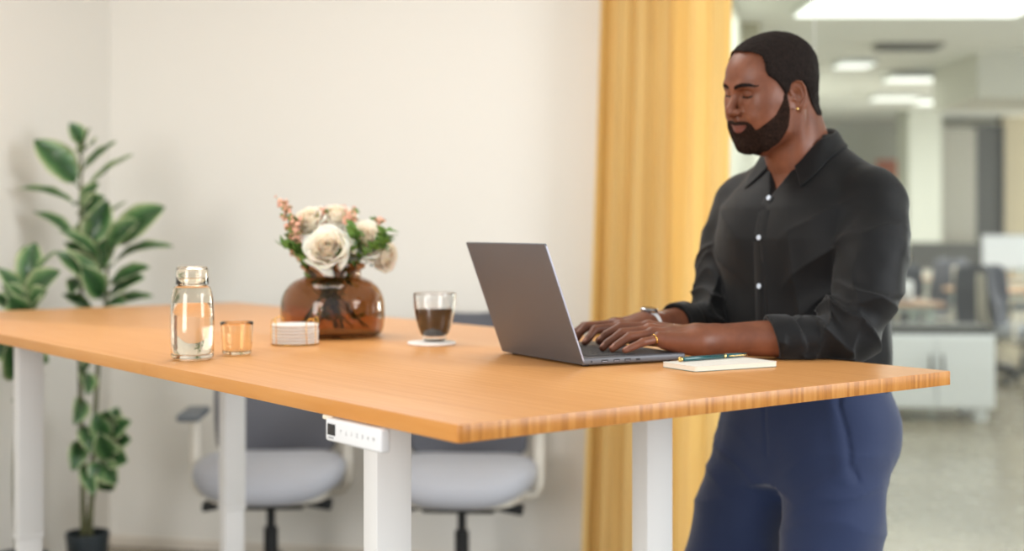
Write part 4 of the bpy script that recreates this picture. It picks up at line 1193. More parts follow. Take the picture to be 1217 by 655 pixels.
def head_face(Q):
    M = mir(Q)
    d = head_skull(Q)
    # nose
    n = chain(Q, [(0, 0.082, 0.026), (0, 0.093, 0.006), (0, 0.1035, -0.010), (0, 0.1040, -0.0150)], [0.0070, 0.0085, 0.0105, 0.0115])
    n = smin(n, ell(M, (0.0145, 0.0940, -0.0175), (0.0085, 0.0115, 0.0080)), 0.006)
    n = smin(n, cone(Q, (0, 0.100, -0.026), (0, 0.092, -0.034), 0.0045, 0.0045), 0.006)
    d = smin(d, n, 0.009)
    d = smax(d, -ell(M, (0.0075, 0.1000, -0.0280), (0.0036, 0.0055, 0.0030)), 0.003)
    # nasolabial fold and smiling cheek
    fold = chain(M, [(0.019, 0.093, -0.020), (0.029, 0.087, -0.034), (0.034, 0.080, -0.046)], [0.0012, 0.0016, 0.0010])
    d = smax(d, -fold, 0.006)
    d = smin(d, ell(M, (0.033, 0.074, -0.027), (0.013, 0.011, 0.013)), 0.012)
    # lips
    up = chain(M, [(0.000, 0.0932, -0.0490), (0.006, 0.0930, -0.0480), (0.016, 0.0885, -0.0482), (0.0275, 0.0785, -0.0462)], [0.0036, 0.0040, 0.0032, 0.0018])
    lo = chain(M, [(0.000, 0.0915, -0.0582), (0.009, 0.0900, -0.0575), (0.019, 0.0845, -0.0535), (0.0275, 0.0780, -0.0472)], [0.0048, 0.0046, 0.0034, 0.0016])
    d = smin(d, up, 0.004); d = smin(d, lo, 0.004)
    gr = chain(M, [(0, 0.1000, -0.0535), (0.010, 0.0970, -0.0532), (0.020, 0.0900, -0.0510), (0.0310, 0.0800, -0.0452)], [0.0012] * 4)
    d = smax(d, -gr, 0.0035)
    d = smax(d, -ell(Q, (0, 0.100, -0.0725), (0.016, 0.010, 0.0045)), 0.006)
    # eyelids: ball with a narrow slit, gaze lowered
    lid = sphere(M, EYE, 0.0148)
    d = smin(d, lid, 0.004)
    slit = ell(M, (0.0312, 0.0845, 0.0112), (0.0135, 0.006, 0.0022))
    d = np.maximum(d, -slit)
    crease = chain(M, [(0.020, 0.0845, 0.0235), (0.031, 0.0862, 0.0262), (0.043, 0.0790, 0.0235)], [0.0007] * 3)
    d = smax(d, -crease, 0.0028)
    return d
def ear(Q):
    M = mir(Q)
    # tilt the ear: local plane leans back and stands off the head
    c = np.array((0.0735, -0.014, -0.001), f32)
    q = M - c
    a1 = f32(math.radians(24)); ca, sa = np.cos(a1), np.sin(a1)       # stands off the head
    x = q[..., 0] * ca + q[..., 1] * sa; y = -q[..., 0] * sa + q[..., 1] * ca
    a2 = f32(math.radians(-10)); ca, sa = np.cos(a2), np.sin(a2)
    y2 = y * ca + q[..., 2] * sa; z2 = -y * sa + q[..., 2] * ca
    E = np.stack([x, y2, z2], -1)
    d = ell(E, (0.0, -0.003, 0.004), (0.0048, 0.0165, 0.027))
    d = smin(d, ell(E, (0.000, 0.003, -0.024), (0.0045, 0.0085, 0.0095)), 0.006)
    rim = chain(E, [(0.002, 0.011, 0.006), (0.004, 0.013, 0.018), (0.0045, 0.007, 0.0285), (0.0048, -0.004, 0.0315), (0.0048, -0.0145, 0.025), (0.0048, -0.0185, 0.012), (0.0045, -0.0165, -0.003), (0.004, -0.010, -0.0155), (0.003, -0.002, -0.0245)], [0.0022, 0.0028, 0.003, 0.003, 0.003, 0.0029, 0.0027, 0.0026, 0.003])
    d = smin(d, rim, 0.0025)
    anti = chain(E, [(0.004, -0.003, 0.020), (0.0055, -0.010, 0.010), (0.005, -0.0085, -0.004), (0.004, -0.001, -0.0125)], [0.0018, 0.0024, 0.0024, 0.0024])
    d = smin(d, anti, 0.002)
    d = smax(d, -ell(E, (0.0065, 0.0015, 0.002), (0.0055, 0.0070, 0.0105)), 0.003)
    d = smax(d, -ell(E, (0.0060, -0.0135, 0.014), (0.0030, 0.0022, 0.011)), 0.002)
    d = smin(d, ell(E, (0.0025, 0.0098, -0.004), (0.0035, 0.0045, 0.0060)), 0.003)    # tragus
    return d
NK = [tuple(mf(0.0, -0.020, 1.400)), tuple(mf(0.0, 0.020, 1.475)), tuple(hw((0, -0.030, -0.045)))]
def neck(X):
    d = chain(X, NK, [0.068, 0.062, 0.058])
    d = smin(d, cone(X, hw((0.0, -0.056, 0.01)), mf(0, -0.045, 1.45), 0.040, 0.047), 0.03)
    # sterno-mastoid cords
    for s in (-1, 1): d = smin(d, cone(X, hw((s * 0.058, -0.022, -0.035)), mf(-s * 0.022, 0.052, 1.432), 0.014, 0.010), 0.02)
    d = smin(d, ell_at(X, hw((0, 0.040, -0.100)), 0.022), 0.03)
    return d
def ell_at(X, c, r): return sphere(X, c, r)

# joints
SL, EL_, WL = mf(0.180, -0.008, 1.378), P(1010, 401, 2.605), P(832, 403.5, 2.565)
SR, ER, WR = mf(-0.182, -0.008, 1.378), P(855, 381, 2.93), P(768, 388, 2.74)
HIPL, KNL, FTL = mf(0.095, 0.0, 0.90), mf(0.106, 0.062, 0.50), mf(0.135, 0.02, 0.08)
HIPR, KNR, FTR = mf(-0.100, 0.005, 0.90), mf(-0.178, 0.070, 0.50), mf(-0.185, 0.03, 0.08)

def torso_body(X):
    Q = tomf(X)
    d = loft(Q, [(0.84, 0, -0.01, 0.13, 0.10), (0.92, 0, -0.012, 0.158, 0.112), (1.05, 0, 0, 0.150, 0.100), (1.2, 0, 0, 0.158, 0.104), (1.33, 0, 0, 0.172, 0.110), (1.40, 0, -0.005, 0.150, 0.090), (1.45, 0, -0.015, 0.085, 0.062), (1.48, 0, -0.01, 0.062, 0.055)])
    return d

def forearm(X, E, W, rs=(0.038, 0.0385, 0.0340, 0.0262)):
    m1 = E + (W - E) * 0.28; m2 = E + (W - E) * 0.62
    return chain(X, [E, m1, m2, W], rs)

def hand(X, W, fingers, thumb, spread_z=0.0):
    "fingers: four chains of world points MCP, PIP, DIP, tip"
    mc = [np.asarray(f[0]) for f in fingers]
    d = None
    for i, m in enumerate(mc):
        t = W * 0.85 + mc[i] * 0.15
        lat = (mc[i] - np.mean(mc, 0)) * 0.45
        c = cone(X, W + lat + (m - W) * 0.12, m, 0.0190, 0.0115)
        d = c if d is None else smin(d, c, 0.010)
    pal = sum(mc) / 4 * 0.55 + W * 0.45
    d = smin(d, sphere(X, pal + np.array([0, 0, -0.006]), 0.021), 0.015)
    heel = (mc[3] - mc[1]); heel = heel / np.linalg.norm(heel)
    d = smin(d, chain(X, [W + heel * 0.010 + np.array([0, 0, -0.006]), W * 0.5 + mc[3] * 0.5 + heel * 0.002 + np.array([0, 0, -0.009]), mc[3] + (W - mc[3]) * 0.12 + np.array([0, 0, -0.0075])], [0.0200, 0.0185, 0.0120]), 0.012)
    # thumb base
    tp = [np.asarray(p) for p in thumb]
    d = smin(d, chain(X, tp[:2], [0.016, 0.0125]), 0.014)
    d = smin(d, chain(X, tp[1:], [0.0122, 0.0108, 0.0088]), 0.004)
    fg = None
    for i, f in enumerate(fingers):
        f = [np.asarray(p) for p in f]
        k = [1.0, 1.03, 1.0, 0.88][i]
        mid1 = (f[0] + f[1]) / 2; mid2 = (f[1] + f[2]) / 2
        c = chain(X, [f[0], mid1, f[1], mid2, f[2], f[3]], [0.0108 * k, 0.0090 * k, 0.0096 * k, 0.0082 * k, 0.0082 * k, 0.0068 * k])
        fg = c if fg is None else np.minimum(fg, c)
        # knuckle
        d = smin(d, sphere(X, f[0] + np.array([0, 0, 0.002]), 0.0110 * k), 0.006)
        # tendon on the back of the hand
        d = smin(d, cone(X, f[0] + np.array([0, 0, 0.006]), f[0] * 0.35 + W * 0.65 + np.array([0, 0, 0.012]), 0.0045, 0.003), 0.007)
    return smin(d, fg, 0.0045)

KH = TZ + 0.0018 + 0.0163      # key tops
def clampz(p, r=0.0075):
    p = np.asarray(p, float); p[2] = max(p[2], KH + r); return p
FL = [
    [P(770, 388.5, 2.605), P(737, 388.5, 2.60), P(720, 397.5, 2.59), P(713.5, 404.5, 2.585)],
    [P(772, 392.5, 2.580), P(739, 396, 2.565), P(722, 408, 2.555), P(716.5, 415.0, 2.550)],
    [P(775, 397.0, 2.555), P(748, 400.5, 2.540), P(734, 410, 2.530), P(728, 416.0, 2.525)],
    [P(783, 402.5, 2.528), P(764, 407.0, 2.508), P(752, 412.5, 2.500), P(743, 417.5, 2.492)],
]
TL_ = [P(812, 402, 2.60), P(786, 407, 2.64), P(765, 409, 2.655), P(750, 411, 2.655)]
FR = [
    [P(737, 388, 2.705), P(707, 392, 2.685), P(699.5, 402, 2.672), P(695.0, 410.5, 2.665)],
    [P(732, 385.5, 2.725), P(697, 388.0, 2.715), P(688, 397, 2.705), P(684.0, 404.5, 2.70)],
    [P(729, 385.5, 2.75), P(694, 388.0, 2.745), P(683, 396, 2.74), P(678.0, 403.5, 2.735)],
    [P(729, 387.0, 2.775), P(699, 389.0, 2.77), P(688, 394.5, 2.765), P(681, 400, 2.76)],
]
TR_ = [P(757, 388, 2.715), P(738, 396, 2.675), P(724, 401, 2.655), P(713, 405, 2.645)]
for hnd in (FL, FR):
    for f in hnd:
        for i in range(4): f[i] = clampz(f[i], 0.0068 if i == 3 else 0.0085)
for t in (TL_, TR_):
    for i in range(4): t[i] = clampz(t[i], 0.012)

def arm_skin(X, S, E, W, F_, T_):
    d = chain(X, [S, (S + E) / 2, E], [0.048, 0.046, 0.040])
    d = smin(d, forearm(X, E, W), 0.012)
    d = smin(d, cone(X, W + (E - W) * 0.08, W, 0.0258, 0.0245), 0.015)
    d = smin(d, hand(X, W, F_, T_), 0.022)
    return d

def skin_low(X):
    d = torso_body(X)
    for S, E, W, F_, T_ in ((SL, EL_, WL, FL, TL_), (SR, ER, WR, FR, TR_)): d = smin(d, chain(X, [S, (S + E) / 2, E], [0.050, 0.046, 0.040]), 0.03)
    for H, K, A in ((HIPL, KNL, FTL), (HIPR, KNR, FTR)): d = smin(d, chain(X, [H, (H + K) / 2, K, (K + A) / 2, A], [0.078, 0.070, 0.050, 0.048, 0.036]), 0.03)
    return smin(d, neck(X), 0.03)
def skin_head(X):
    Q = toh(X)
    d = smin(head_face(Q) * HS, neck(X), 0.018)
    d = smin(d, ear(Q) * HS, 0.004)
    return smin(d, torso_body(X), 0.03)

# ---------- masks on the head (positions in the head frame)
def beard_mask(Q, w=0.003):
    x, y, z = np.abs(Q[:, 0]), Q[:, 1], Q[:, 2]
    up = np.interp(y, [0.0, 0.0156, 0.0212, 0.0286, 0.0407, 0.0574, 0.0715, 0.0778, 0.087], [0.020, 0.011, -0.0024, -0.0150, -0.0305, -0.0400, -0.0490, -0.0545, -0.0600])
    m = sstep(w, -w, z - up)
    back = np.interp(z, [-0.103, -0.0924, -0.076, -0.060, -0.043, -0.025, -0.004, 0.015, 0.03], [0.049, 0.034, 0.0245, 0.0155, 0.0110, 0.0095, 0.0070, 0.0030, 0.000])
    m = m * sstep(-w * 0.8, w * 0.8, y - back)
    us = np.interp(x, [0, 0.010, 0.022, 0.034, 0.041, 0.045, 0.047], [-0.0385, -0.0375, -0.0372, -0.0385, -0.0435, -0.052, -0.060])
    lipz = -0.0535 + 0.0080 * (x / 0.0290) ** 2
    tt = np.clip(x / 0.0300, 0, 1) ** 2.0
    hz = np.where(z > lipz, 0.0078, 0.0098) * (1 - tt)
    k = w * 0.35
    ls = np.where(x < 0.029, lipz + hz, -0.080)
    mu = sstep(k, -k, z - us) * (y > 0.060) * (x < 0.047)
    m = np.maximum(m, mu)
    lipm = sstep(0.0010, -0.0004, np.abs(z - lipz) - hz) * (y > 0.06) * (x < 0.029)
    # thinner growth under the corner of the lower lip
    bare = sstep(1.0, 0.3, np.sqrt(((x - 0.017) / 0.010) ** 2 + ((z + 0.0700) / 0.007) ** 2)) * (y > 0.06)
    return np.clip(m * (1 - lipm) * (1 - 0.15 * bare), 0, 1), lipm
def hair_mask(Q, w=0.002):
    x, y, z = np.abs(Q[:, 0]), Q[:, 1], Q[:, 2]
    zf = np.interp(x, [0, 0.030, 0.0445, 0.053, 0.060], [0.1045, 0.1020, 0.0965, 0.0905, 0.078])
    top = sstep(-w, w, z - zf)
    yf = np.interp(z, [0.0, 0.011, 0.025, 0.037, 0.045, 0.052, 0.063, 0.078, 0.091, 0.11], [0.010, 0.0156, 0.0244, 0.032, 0.040, 0.0475, 0.0500, 0.0462, 0.038, 0.03])
    side = sstep(w * 2, -w * 2, y - yf)
    low = np.interp(y, [-0.11, -0.095, -0.078, -0.062, -0.050, -0.030, -0.012, 0.000, 0.004, 0.014, 0.03], [-0.064, -0.062, -0.056, -0.030, 0.002, 0.026, 0.030, 0.026, 0.010, 0.006, 0.004])
    side = side * sstep(-w, w, z - low)
    return np.clip(np.maximum(top * (z > 0.07), side), 0, 1)

person = empty('person', MO, 0, 'man in a black shirt and navy trousers standing at the desk and typing', 'person')
OFF = MO

# ---------- skin material
a = NT('brown_skin')
b = a.n('ShaderNodeBsdfPrincipled', inp={'Roughness': 0.46, 'Subsurface Weight': 0.12, 'Subsurface Scale': 0.008, 'Specular IOR Level': 0.45})
b.inputs['Subsurface Radius'].default_value = (1.0, 0.35, 0.2)
tc = a.n('ShaderNodeTexCoord'); nz = a.n('ShaderNodeTexNoise', inp={'Scale': 26.0, 'Detail': 4.0})
a.l(tc.outputs['Object'], nz.inputs['Vector'])
cr = a.n('ShaderNodeValToRGB'); cr.color_ramp.elements[0].position = 0.3; cr.color_ramp.elements[0].color = srgb(104, 60, 41)
cr.color_ramp.elements[1].position = 0.75; cr.color_ramp.elements[1].color = srgb(132, 80, 56); a.l(nz.outputs['Fac'], cr.inputs[0])
def blend(prev, attr, col, noise=None, k=1.0):
    at = a.n('ShaderNodeAttribute', attribute_name=attr); mx = a.n('ShaderNodeMix', data_type='RGBA'); mx.inputs[7].default_value = col
    if noise:
        n_ = a.n('ShaderNodeTexNoise', inp={'Scale': noise, 'Detail': 2.0}); a.l(tc.outputs['Object'], n_.inputs['Vector'])
        m1 = a.n('ShaderNodeMath', operation='MULTIPLY_ADD'); m1.inputs[1].default_value = 0.9; m1.inputs[2].default_value = -0.45; a.l(n_.outputs['Fac'], m1.inputs[0])
        m2 = a.n('ShaderNodeMath', operation='ADD'); a.l(m1.outputs[0], m2.inputs[0]); a.l(at.outputs['Fac'], m2.inputs[1])
        m3 = a.n('ShaderNodeMath', operation='MULTIPLY', use_clamp=True); a.l(m2.outputs[0], m3.inputs[0]); a.l(at.outputs['Fac'], m3.inputs[1])
        m4 = a.n('ShaderNodeMath', operation='MULTIPLY', use_clamp=True); m4.inputs[1].default_value = k * 1.35; a.l(m3.outputs[0], m4.inputs[0]); a.l(m4.outputs[0], mx.inputs[0])
    else:
        m4 = a.n('ShaderNodeMath', operation='MULTIPLY'); m4.inputs[1].default_value = k; a.l(at.outputs['Fac'], m4.inputs[0]); a.l(m4.outputs[0], mx.inputs[0])
    a.l(prev, mx.inputs[6]); return mx.outputs[2]
c_ = blend(cr.outputs[0], 'lips', srgb(112, 62, 55), None, 0.8)
c_ = blend(c_, 'nails', srgb(176, 122, 104), None, 0.8)
c_ = blend(c_, 'stubble', srgb(34, 22, 18), 520.0, 0.95)
c_ = blend(c_, 'brow', srgb(24, 16, 14), 700.0, 1.0)
c_ = blend(c_, 'lash', srgb(16, 11, 10), None, 1.0)
a.l(c_, b.inputs['Base Color'])
hs_ = [a.n('ShaderNodeAttribute', attribute_name=q) for q in ('stubble', 'brow')]
mm = a.n('ShaderNodeMath', operation='MAXIMUM'); a.l(hs_[0].outputs['Fac'], mm.inputs[0]); a.l(hs_[1].outputs['Fac'], mm.inputs[1])
sp_ = a.n('ShaderNodeMapRange', inp={'To Min': 0.42, 'To Max': 0.05}); a.l(mm.outputs[0], sp_.inputs[0]); a.l(sp_.outputs[0], b.inputs['Specular IOR Level'])
sw_ = a.n('ShaderNodeMapRange', inp={'To Min': 0.12, 'To Max': 0.0}); a.l(mm.outputs[0], sw_.inputs[0]); a.l(sw_.outputs[0], b.inputs['Subsurface Weight'])
n2 = a.n('ShaderNodeTexNoise', inp={'Scale': 480.0, 'Detail': 2.0}); bp = a.n('ShaderNodeBump', inp={'Strength': 0.16, 'Distance': 0.0012})
a.l(tc.outputs['Object'], n2.inputs['Vector']); a.l(n2.outputs['Fac'], bp.inputs['Height']); a.l(bp.outputs[0], b.inputs['Normal'])
a.l(b.outputs[0], a.out.inputs[0]); M_skin = a.m

def zcut(vf, fn):
    v, F = vf; keep = fn(v)
    F = F[keep[F].all(1)]
    used = np.zeros(len(v), bool); used[F.ravel()] = True
    idx = np.cumsum(used) - 1
    return v[used], idx[F]

ZN = 1.445       # join between head mesh and body mesh, under the collar
lo_ = relax(polygonize(skin_low, (0.25, 2.35, 0.02), (1.0, 3.25, 1.50), 0.011), 1)
lo_ = zcut(lo_, lambda v: v[:, 2] < ZN)
hd = relax(polygonize(skin_head, HO + [-0.17, -0.17, -0.22], HO + [0.19, 0.19, 0.17], 0.0016), 1, 0.4)
hd = zcut(hd, lambda v: v[:, 2] > ZN - 0.012)
def arm_box(E, W, F_):
    p = np.array([W + (E - W) * 0.85, W] + [q for f in F_ for q in f]); return p.min(0) - 0.062, p.max(0) + 0.062
bl = arm_box(EL_, WL, FL); br = arm_box(ER, WR, FR)
al_ = relax(polygonize(lambda X: arm_skin(X, SL, EL_, WL, FL, TL_), bl[0], bl[1], 0.0017), 1, 0.4)
ar_ = relax(polygonize(lambda X: arm_skin(X, SR, ER, WR, FR, TR_), br[0], br[1], 0.0018), 1, 0.4)
parts_ = [lo_, hd, al_, ar_]
Vb = np.concatenate([p[0] for p in parts_]); nn = np.cumsum([0] + [len(p[0]) for p in parts_])
Fb = np.concatenate([p[1] + n_ for p, n_ in zip(parts_, nn)])
body = obj('body', (Vb, Fb), M_skin, person, off=OFF)
Qh = toh(Vb.astype(f32)); ish = np.zeros(len(Vb), bool); ish[nn[1]:nn[2]] = True
bm_, lp = beard_mask(Qh, 0.0065); hm = hair_mask(Qh, 0.005)
x_, y_, z_ = np.abs(Qh[:, 0]), Qh[:, 1], Qh[:, 2]
set_attr(body, 'stubble', np.where(ish, np.maximum(bm_ * 0.95, hm), 0))
set_attr(body, 'lips', np.where(ish & (y_ > 0.06), lp, 0))
bc = np.interp(x_, [0.010, 0.018, 0.032, 0.046, 0.056], [0.0335, 0.0365, 0.0395, 0.0385, 0.0345])
bw = np.interp(x_, [0.008, 0.014, 0.035, 0.048, 0.058], [0.0026, 0.0042, 0.0040, 0.0030, 0.0012])
set_attr(body, 'brow', np.where(ish & (y_ > 0.03) & (x_ > 0.009) & (x_ < 0.058), sstep(1.35, 0.7, np.abs(z_ - bc) / (bw * 1.05)), 0))
ls = np.interp(x_, [0.017, 0.024, 0.031, 0.039, 0.046], [0.0128, 0.0122, 0.0119, 0.0124, 0.0142])
set_attr(body, 'lash', np.where(ish & (y_ > 0.06) & (x_ > 0.0165) & (x_ < 0.0475), sstep(0.0028, 0.0014, np.abs(z_ - ls)), 0))
nail = np.zeros(len(Vb))
for hnd in (FL, FR):
    for f in hnd:
        t = f[3] - f[2]; t = t / np.linalg.norm(t); up_ = np.array([0, 0, 1.0]) - t * t[2]; up_ /= np.linalg.norm(up_)
        c = f[3] - t * 0.001 + up_ * 0.0066; sd = np.cross(t, up_)
        q = Vb - c
        r_ = np.sqrt(((q @ t) / 0.0065) ** 2 + ((q @ sd) / 0.0050) ** 2 + ((q @ up_) / 0.0035) ** 2)
        nail = np.maximum(nail, sstep(1.1, 0.9, r_))
set_attr(body, 'nails', nail)

# eyes
M_eye = NT('eye_white'); b = M_eye.n('ShaderNodeBsdfPrincipled', inp={'Roughness': 0.1}); at = M_eye.n('ShaderNodeAttribute', attribute_name='iris')
cr = M_eye.n('ShaderNodeValToRGB'); e = cr.color_ramp.elements; e[0].color = srgb(206, 196, 188); e[0].position = 0.45; e[1].color = srgb(30, 18, 12); e[1].position = 0.55
M_eye.l(at.outputs['Fac'], cr.inputs[0]); M_eye.l(cr.outputs[0], b.inputs['Base Color']); M_eye.l(b.outputs[0], M_eye.out.inputs[0]); M_eye = M_eye.m
gz = HR @ np.array([0.0, 0.88, -0.47])
for s in (-1, 1):
    c = hw((s * EYE[0], EYE[1], EYE[2])); v, f = lathe([(0.0136 * HS * math.sin(math.pi * i / 24), -0.0136 * HS * math.cos(math.pi * i / 24)) for i in range(25)], 32)
    o = obj('eye', (v + c, f), M_eye, person, off=OFF); set_attr(o, 'iris', np.clip((v / (0.0136 * HS)) @ gz - 0.90 + 0.5, 0, 1) * 1.0)

# ---------- hair and beard as their own close-cropped shells
M_hair = mat('black_cropped_hair', srgb(30, 22, 19), 0.85, bump=1.0, bscale=420, spec=0.2, vary=0.6, vscale=260)
def hair_sdf(X):
    Q = toh(X)
    m = hair_mask(Q)
    fine = 0.0007 * vnoise(Q, 330.0, 5) + 0.0008 * vnoise(Q, 170.0, 6)
    th_ = np.interp(Q[:, 2], [-0.06, -0.02, 0.03, 0.07, 0.12], [0.0018, 0.0028, 0.0040, 0.0050, 0.0058])
    base = smin(head_skull(Q), neck(X) / HS, 0.018)
    d = base - (th_ * m - 0.0035 * (1 - m)) - fine * m
    return np.maximum(d * HS, -(base + 0.006) * HS)
hr = polygonize(hair_sdf, HO + [-0.14, -0.14, -0.13], HO + [0.16, 0.17, 0.16], 0.0019)
obj('hair', hr, M_hair, person, off=OFF)
def beard_sdf(X):
    Q = toh(X)
    m, _ = beard_mask(Q)
    fine = 0.0006 * vnoise(Q, 380.0, 8) + 0.0008 * vnoise(Q, 190.0, 9)
    th_ = np.interp(Q[:, 2], [-0.12, -0.09, -0.06, -0.035, 0.0, 0.03], [0.0040, 0.0040, 0.0032, 0.0024, 0.0014, 0.001]) * np.interp(Q[:, 1], [0.0, 0.03, 0.08], [0.55, 0.8, 1.0])
    base = smin(head_face(Q), 1.0 + 0 * Q[:, 0], 0.001)
    d = base - (th_ * m - 0.003 * (1 - m)) - fine * m
    return np.maximum(d * HS, -(base + 0.005) * HS)
bd = polygonize(beard_sdf, HO + [-0.15, -0.14, -0.16], HO + [0.12, 0.13, 0.05], 0.0018)
M_beard = mat('short_dark_beard', srgb(40, 27, 21), 0.9, bump=1.0, bscale=480, spec=0.12, vary=0.85, vscale=330)
obj('beard', bd, M_beard, person, off=OFF)

# ear stud
c = hw((-0.0830, -0.0030, -0.0265))
st = obj('earring', (lathe([(0.0031 * math.sin(math.pi * i / 10), -0.0031 * math.cos(math.pi * i / 10)) for i in range(11)], 16)[0] + c, lathe([(math.sin(math.pi * i / 10), -math.cos(math.pi * i / 10)) for i in range(11)], 16)[1]), M_brass, person, off=OFF)

# ring on the finger nearest the camera
f0, f1 = FL[3][0], FL[3][1]; ax = (f1 - f0) / np.linalg.norm(f1 - f0); cR = f0 + (f1 - f0) * 0.30
Rm = lookrot(ax)
rg = [cR + Rm @ np.array([0.0092 * math.cos(t), 0.0092 * math.sin(t), 0]) for t in np.linspace(0, 2 * math.pi, 33)[:-1]]
obj('ring', tube(rg, 0.0013, 8, closed=True), M_gold, person, off=OFF)

# watch on the far wrist
M_strap = mat('white_watch_strap', srgb(236, 236, 238), 0.4)
M_steelw = mat('watch_steel', srgb(190, 194, 200), 0.2, 0.9)
wx = (ER - WR) / np.linalg.norm(ER - WR); wc = WR + wx * 0.004; Rw = lookrot(wx)
sec = []
nW = 40
V, F = [], []
for i in range(nW):
    t = 2 * math.pi * i / nW
    for rr_, ww in ((0.0275, -0.0105), (0.0318, -0.0095), (0.0318, 0.0095), (0.0275, 0.0105)):
        V.append(wc + Rw @ np.array([rr_ * math.cos(t), rr_ * math.sin(t), ww]))
for i in range(nW):
    j = (i + 1) % nW
    for k in range(4): F.append((i * 4 + k, j * 4 + k, j * 4 + (k + 1) % 4, i * 4 + (k + 1) % 4))
wt = obj('wristwatch', (np.array(V), F), M_strap, person, off=OFF, angle=40)
updir = np.array([-0.25, -0.42, 0.87]); updir -= wx * (updir @ wx); updir /= np.linalg.norm(updir)
cs = lathe([(0, 0), (0.0165, 0), (0.0178, 0.002), (0.0178, 0.007), (0.016, 0.009), (0, 0.009)], 32)
obj('watch_case', (cs[0] @ lookrot(updir).T + wc + updir * 0.0290, cs[1]), M_steelw, wt, off=OFF, angle=40)
fc_ = lathe([(0, 0.0088), (0.0145, 0.0088), (0.0145, 0.0098), (0, 0.0098)], 32)
obj('watch_face', (fc_[0] @ lookrot(updir).T + wc + updir * 0.0290, fc_[1]), M_disp, wt, off=OFF, angle=40)

# ---------- shirt
M_shirt = mat('black_cotton', srgb(8, 9, 12), 0.60, bump=0.2, bscale=900, sheen=0.10, spec=0.28)
CUL, CUR = 0.56, 0.66     # where the rolled cuffs end along the forearm, elbow to wrist
def ridge(t):
    "sharp-crested fold profile in -1..1"
    return 1 - 2 * np.abs(np.sin(t * 0.5)) ** 0.65
def folds(X):
    "cloth folds, all displacement in metres"
    Q = tomf(X)
    r = 0.0
    n0 = vnoise(Q * np.array([1, 1, 0.35], f32), 9.0, 4)
    u = Q[:, 0] + (Q[:, 2] - 1.2) * 0.22 + 0.03 * n0
    r = r + 0.0030 * ridge(u * 48 + 2.0 * n0) * sstep(1.40, 1.20, Q[:, 2])
    # pulls running from the armpits to the placket
    for s_ in (1, -1):
        v = (Q[:, 2] - 1.26) * 1.0 - Q[:, 0] * s_ * 0.75 + 0.02 * vnoise(X, 11.0, 14)
        r = r + 0.0034 * ridge(v * 70) * sstep(0.03, 0.13, Q[:, 0] * s_) * sstep(1.12, 1.2, Q[:, 2]) * sstep(1.42, 1.34, Q[:, 2])
    r = r + 0.0040 * vnoise(Q * np.array([1, 1, 0.4], f32), 15.0, 7)
    r = r + 0.0045 * vnoise(Q * np.array([1, 1, 0.8], f32), 22.0, 31) * sstep(1.15, 1.05, Q[:, 2])
    return r
def arm_folds(X, S, E, W, seed):
    a1 = (E - S); L1 = np.linalg.norm(a1); a1 = a1 / L1
    t = (X - S.astype(f32)) @ a1.astype(f32) / L1
    a2 = (W - E); L2 = np.linalg.norm(a2); a2 = a2 / L2
    s = (X - E.astype(f32)) @ a2.astype(f32) / L2
    n = vnoise(X, 12.0, seed); n2 = vnoise(X, 26.0, seed + 1)
    q = X - S.astype(f32)
    ang = np.arctan2(q @ AL.astype(f32), q @ AF.astype(f32))
    r = 0.0042 * ridge(t * 15 + ang * 1.9 + n * 3.2) * sstep(0.10, 0.35, t)
    r = r + 0.0060 * ridge(t * 27 + n * 3.4 + s * 11) * sstep(0.60, 0.9, t) * sstep(0.6, 0.2, s)
    r = r + 0.0050 * ridge(s * 27 + n * 3.6 - t * 6) * sstep(-0.1, 0.12, s) * sstep(0.6, 0.35, s)
    return r + 0.0022 * n2
def seg_t(X, A, B):
    d = (B - A); return ((X - A.astype(f32)) @ (d / (d @ d)).astype(f32))
def shirt_torso(X):
    Q = tomf(X)
    d = loft(Q, [(0.97, 0, -0.01, 0.172, 0.122), (1.05, 0, -0.008, 0.184, 0.132), (1.12, 0, -0.004, 0.190, 0.137), (1.22, 0, 0, 0.193, 0.137), (1.31, 0, 0.002, 0.193, 0.133), (1.375, 0, -0.004, 0.186, 0.118), (1.425, 0, -0.014, 0.152, 0.098), (1.465, 0, -0.016, 0.114, 0.084), (1.500, 0, -0.012, 0.074, 0.072), (1.522, 0, -0.010, 0.056, 0.062)], 2.3)
    M = Q.copy(); M[:, 0] = np.abs(M[:, 0])
    d = smin(d, ell(M, (0.070, 0.048, 1.310), (0.095, 0.070, 0.10)), 0.07)
    d = smin(d, ell(M, (0.09, -0.075, 1.33), (0.08, 0.055, 0.10)), 0.04)
    d = smin(d, cone(M, (0.045, -0.025, 1.485), (0.160, -0.012, 1.412), 0.030, 0.046), 0.035)
    return d
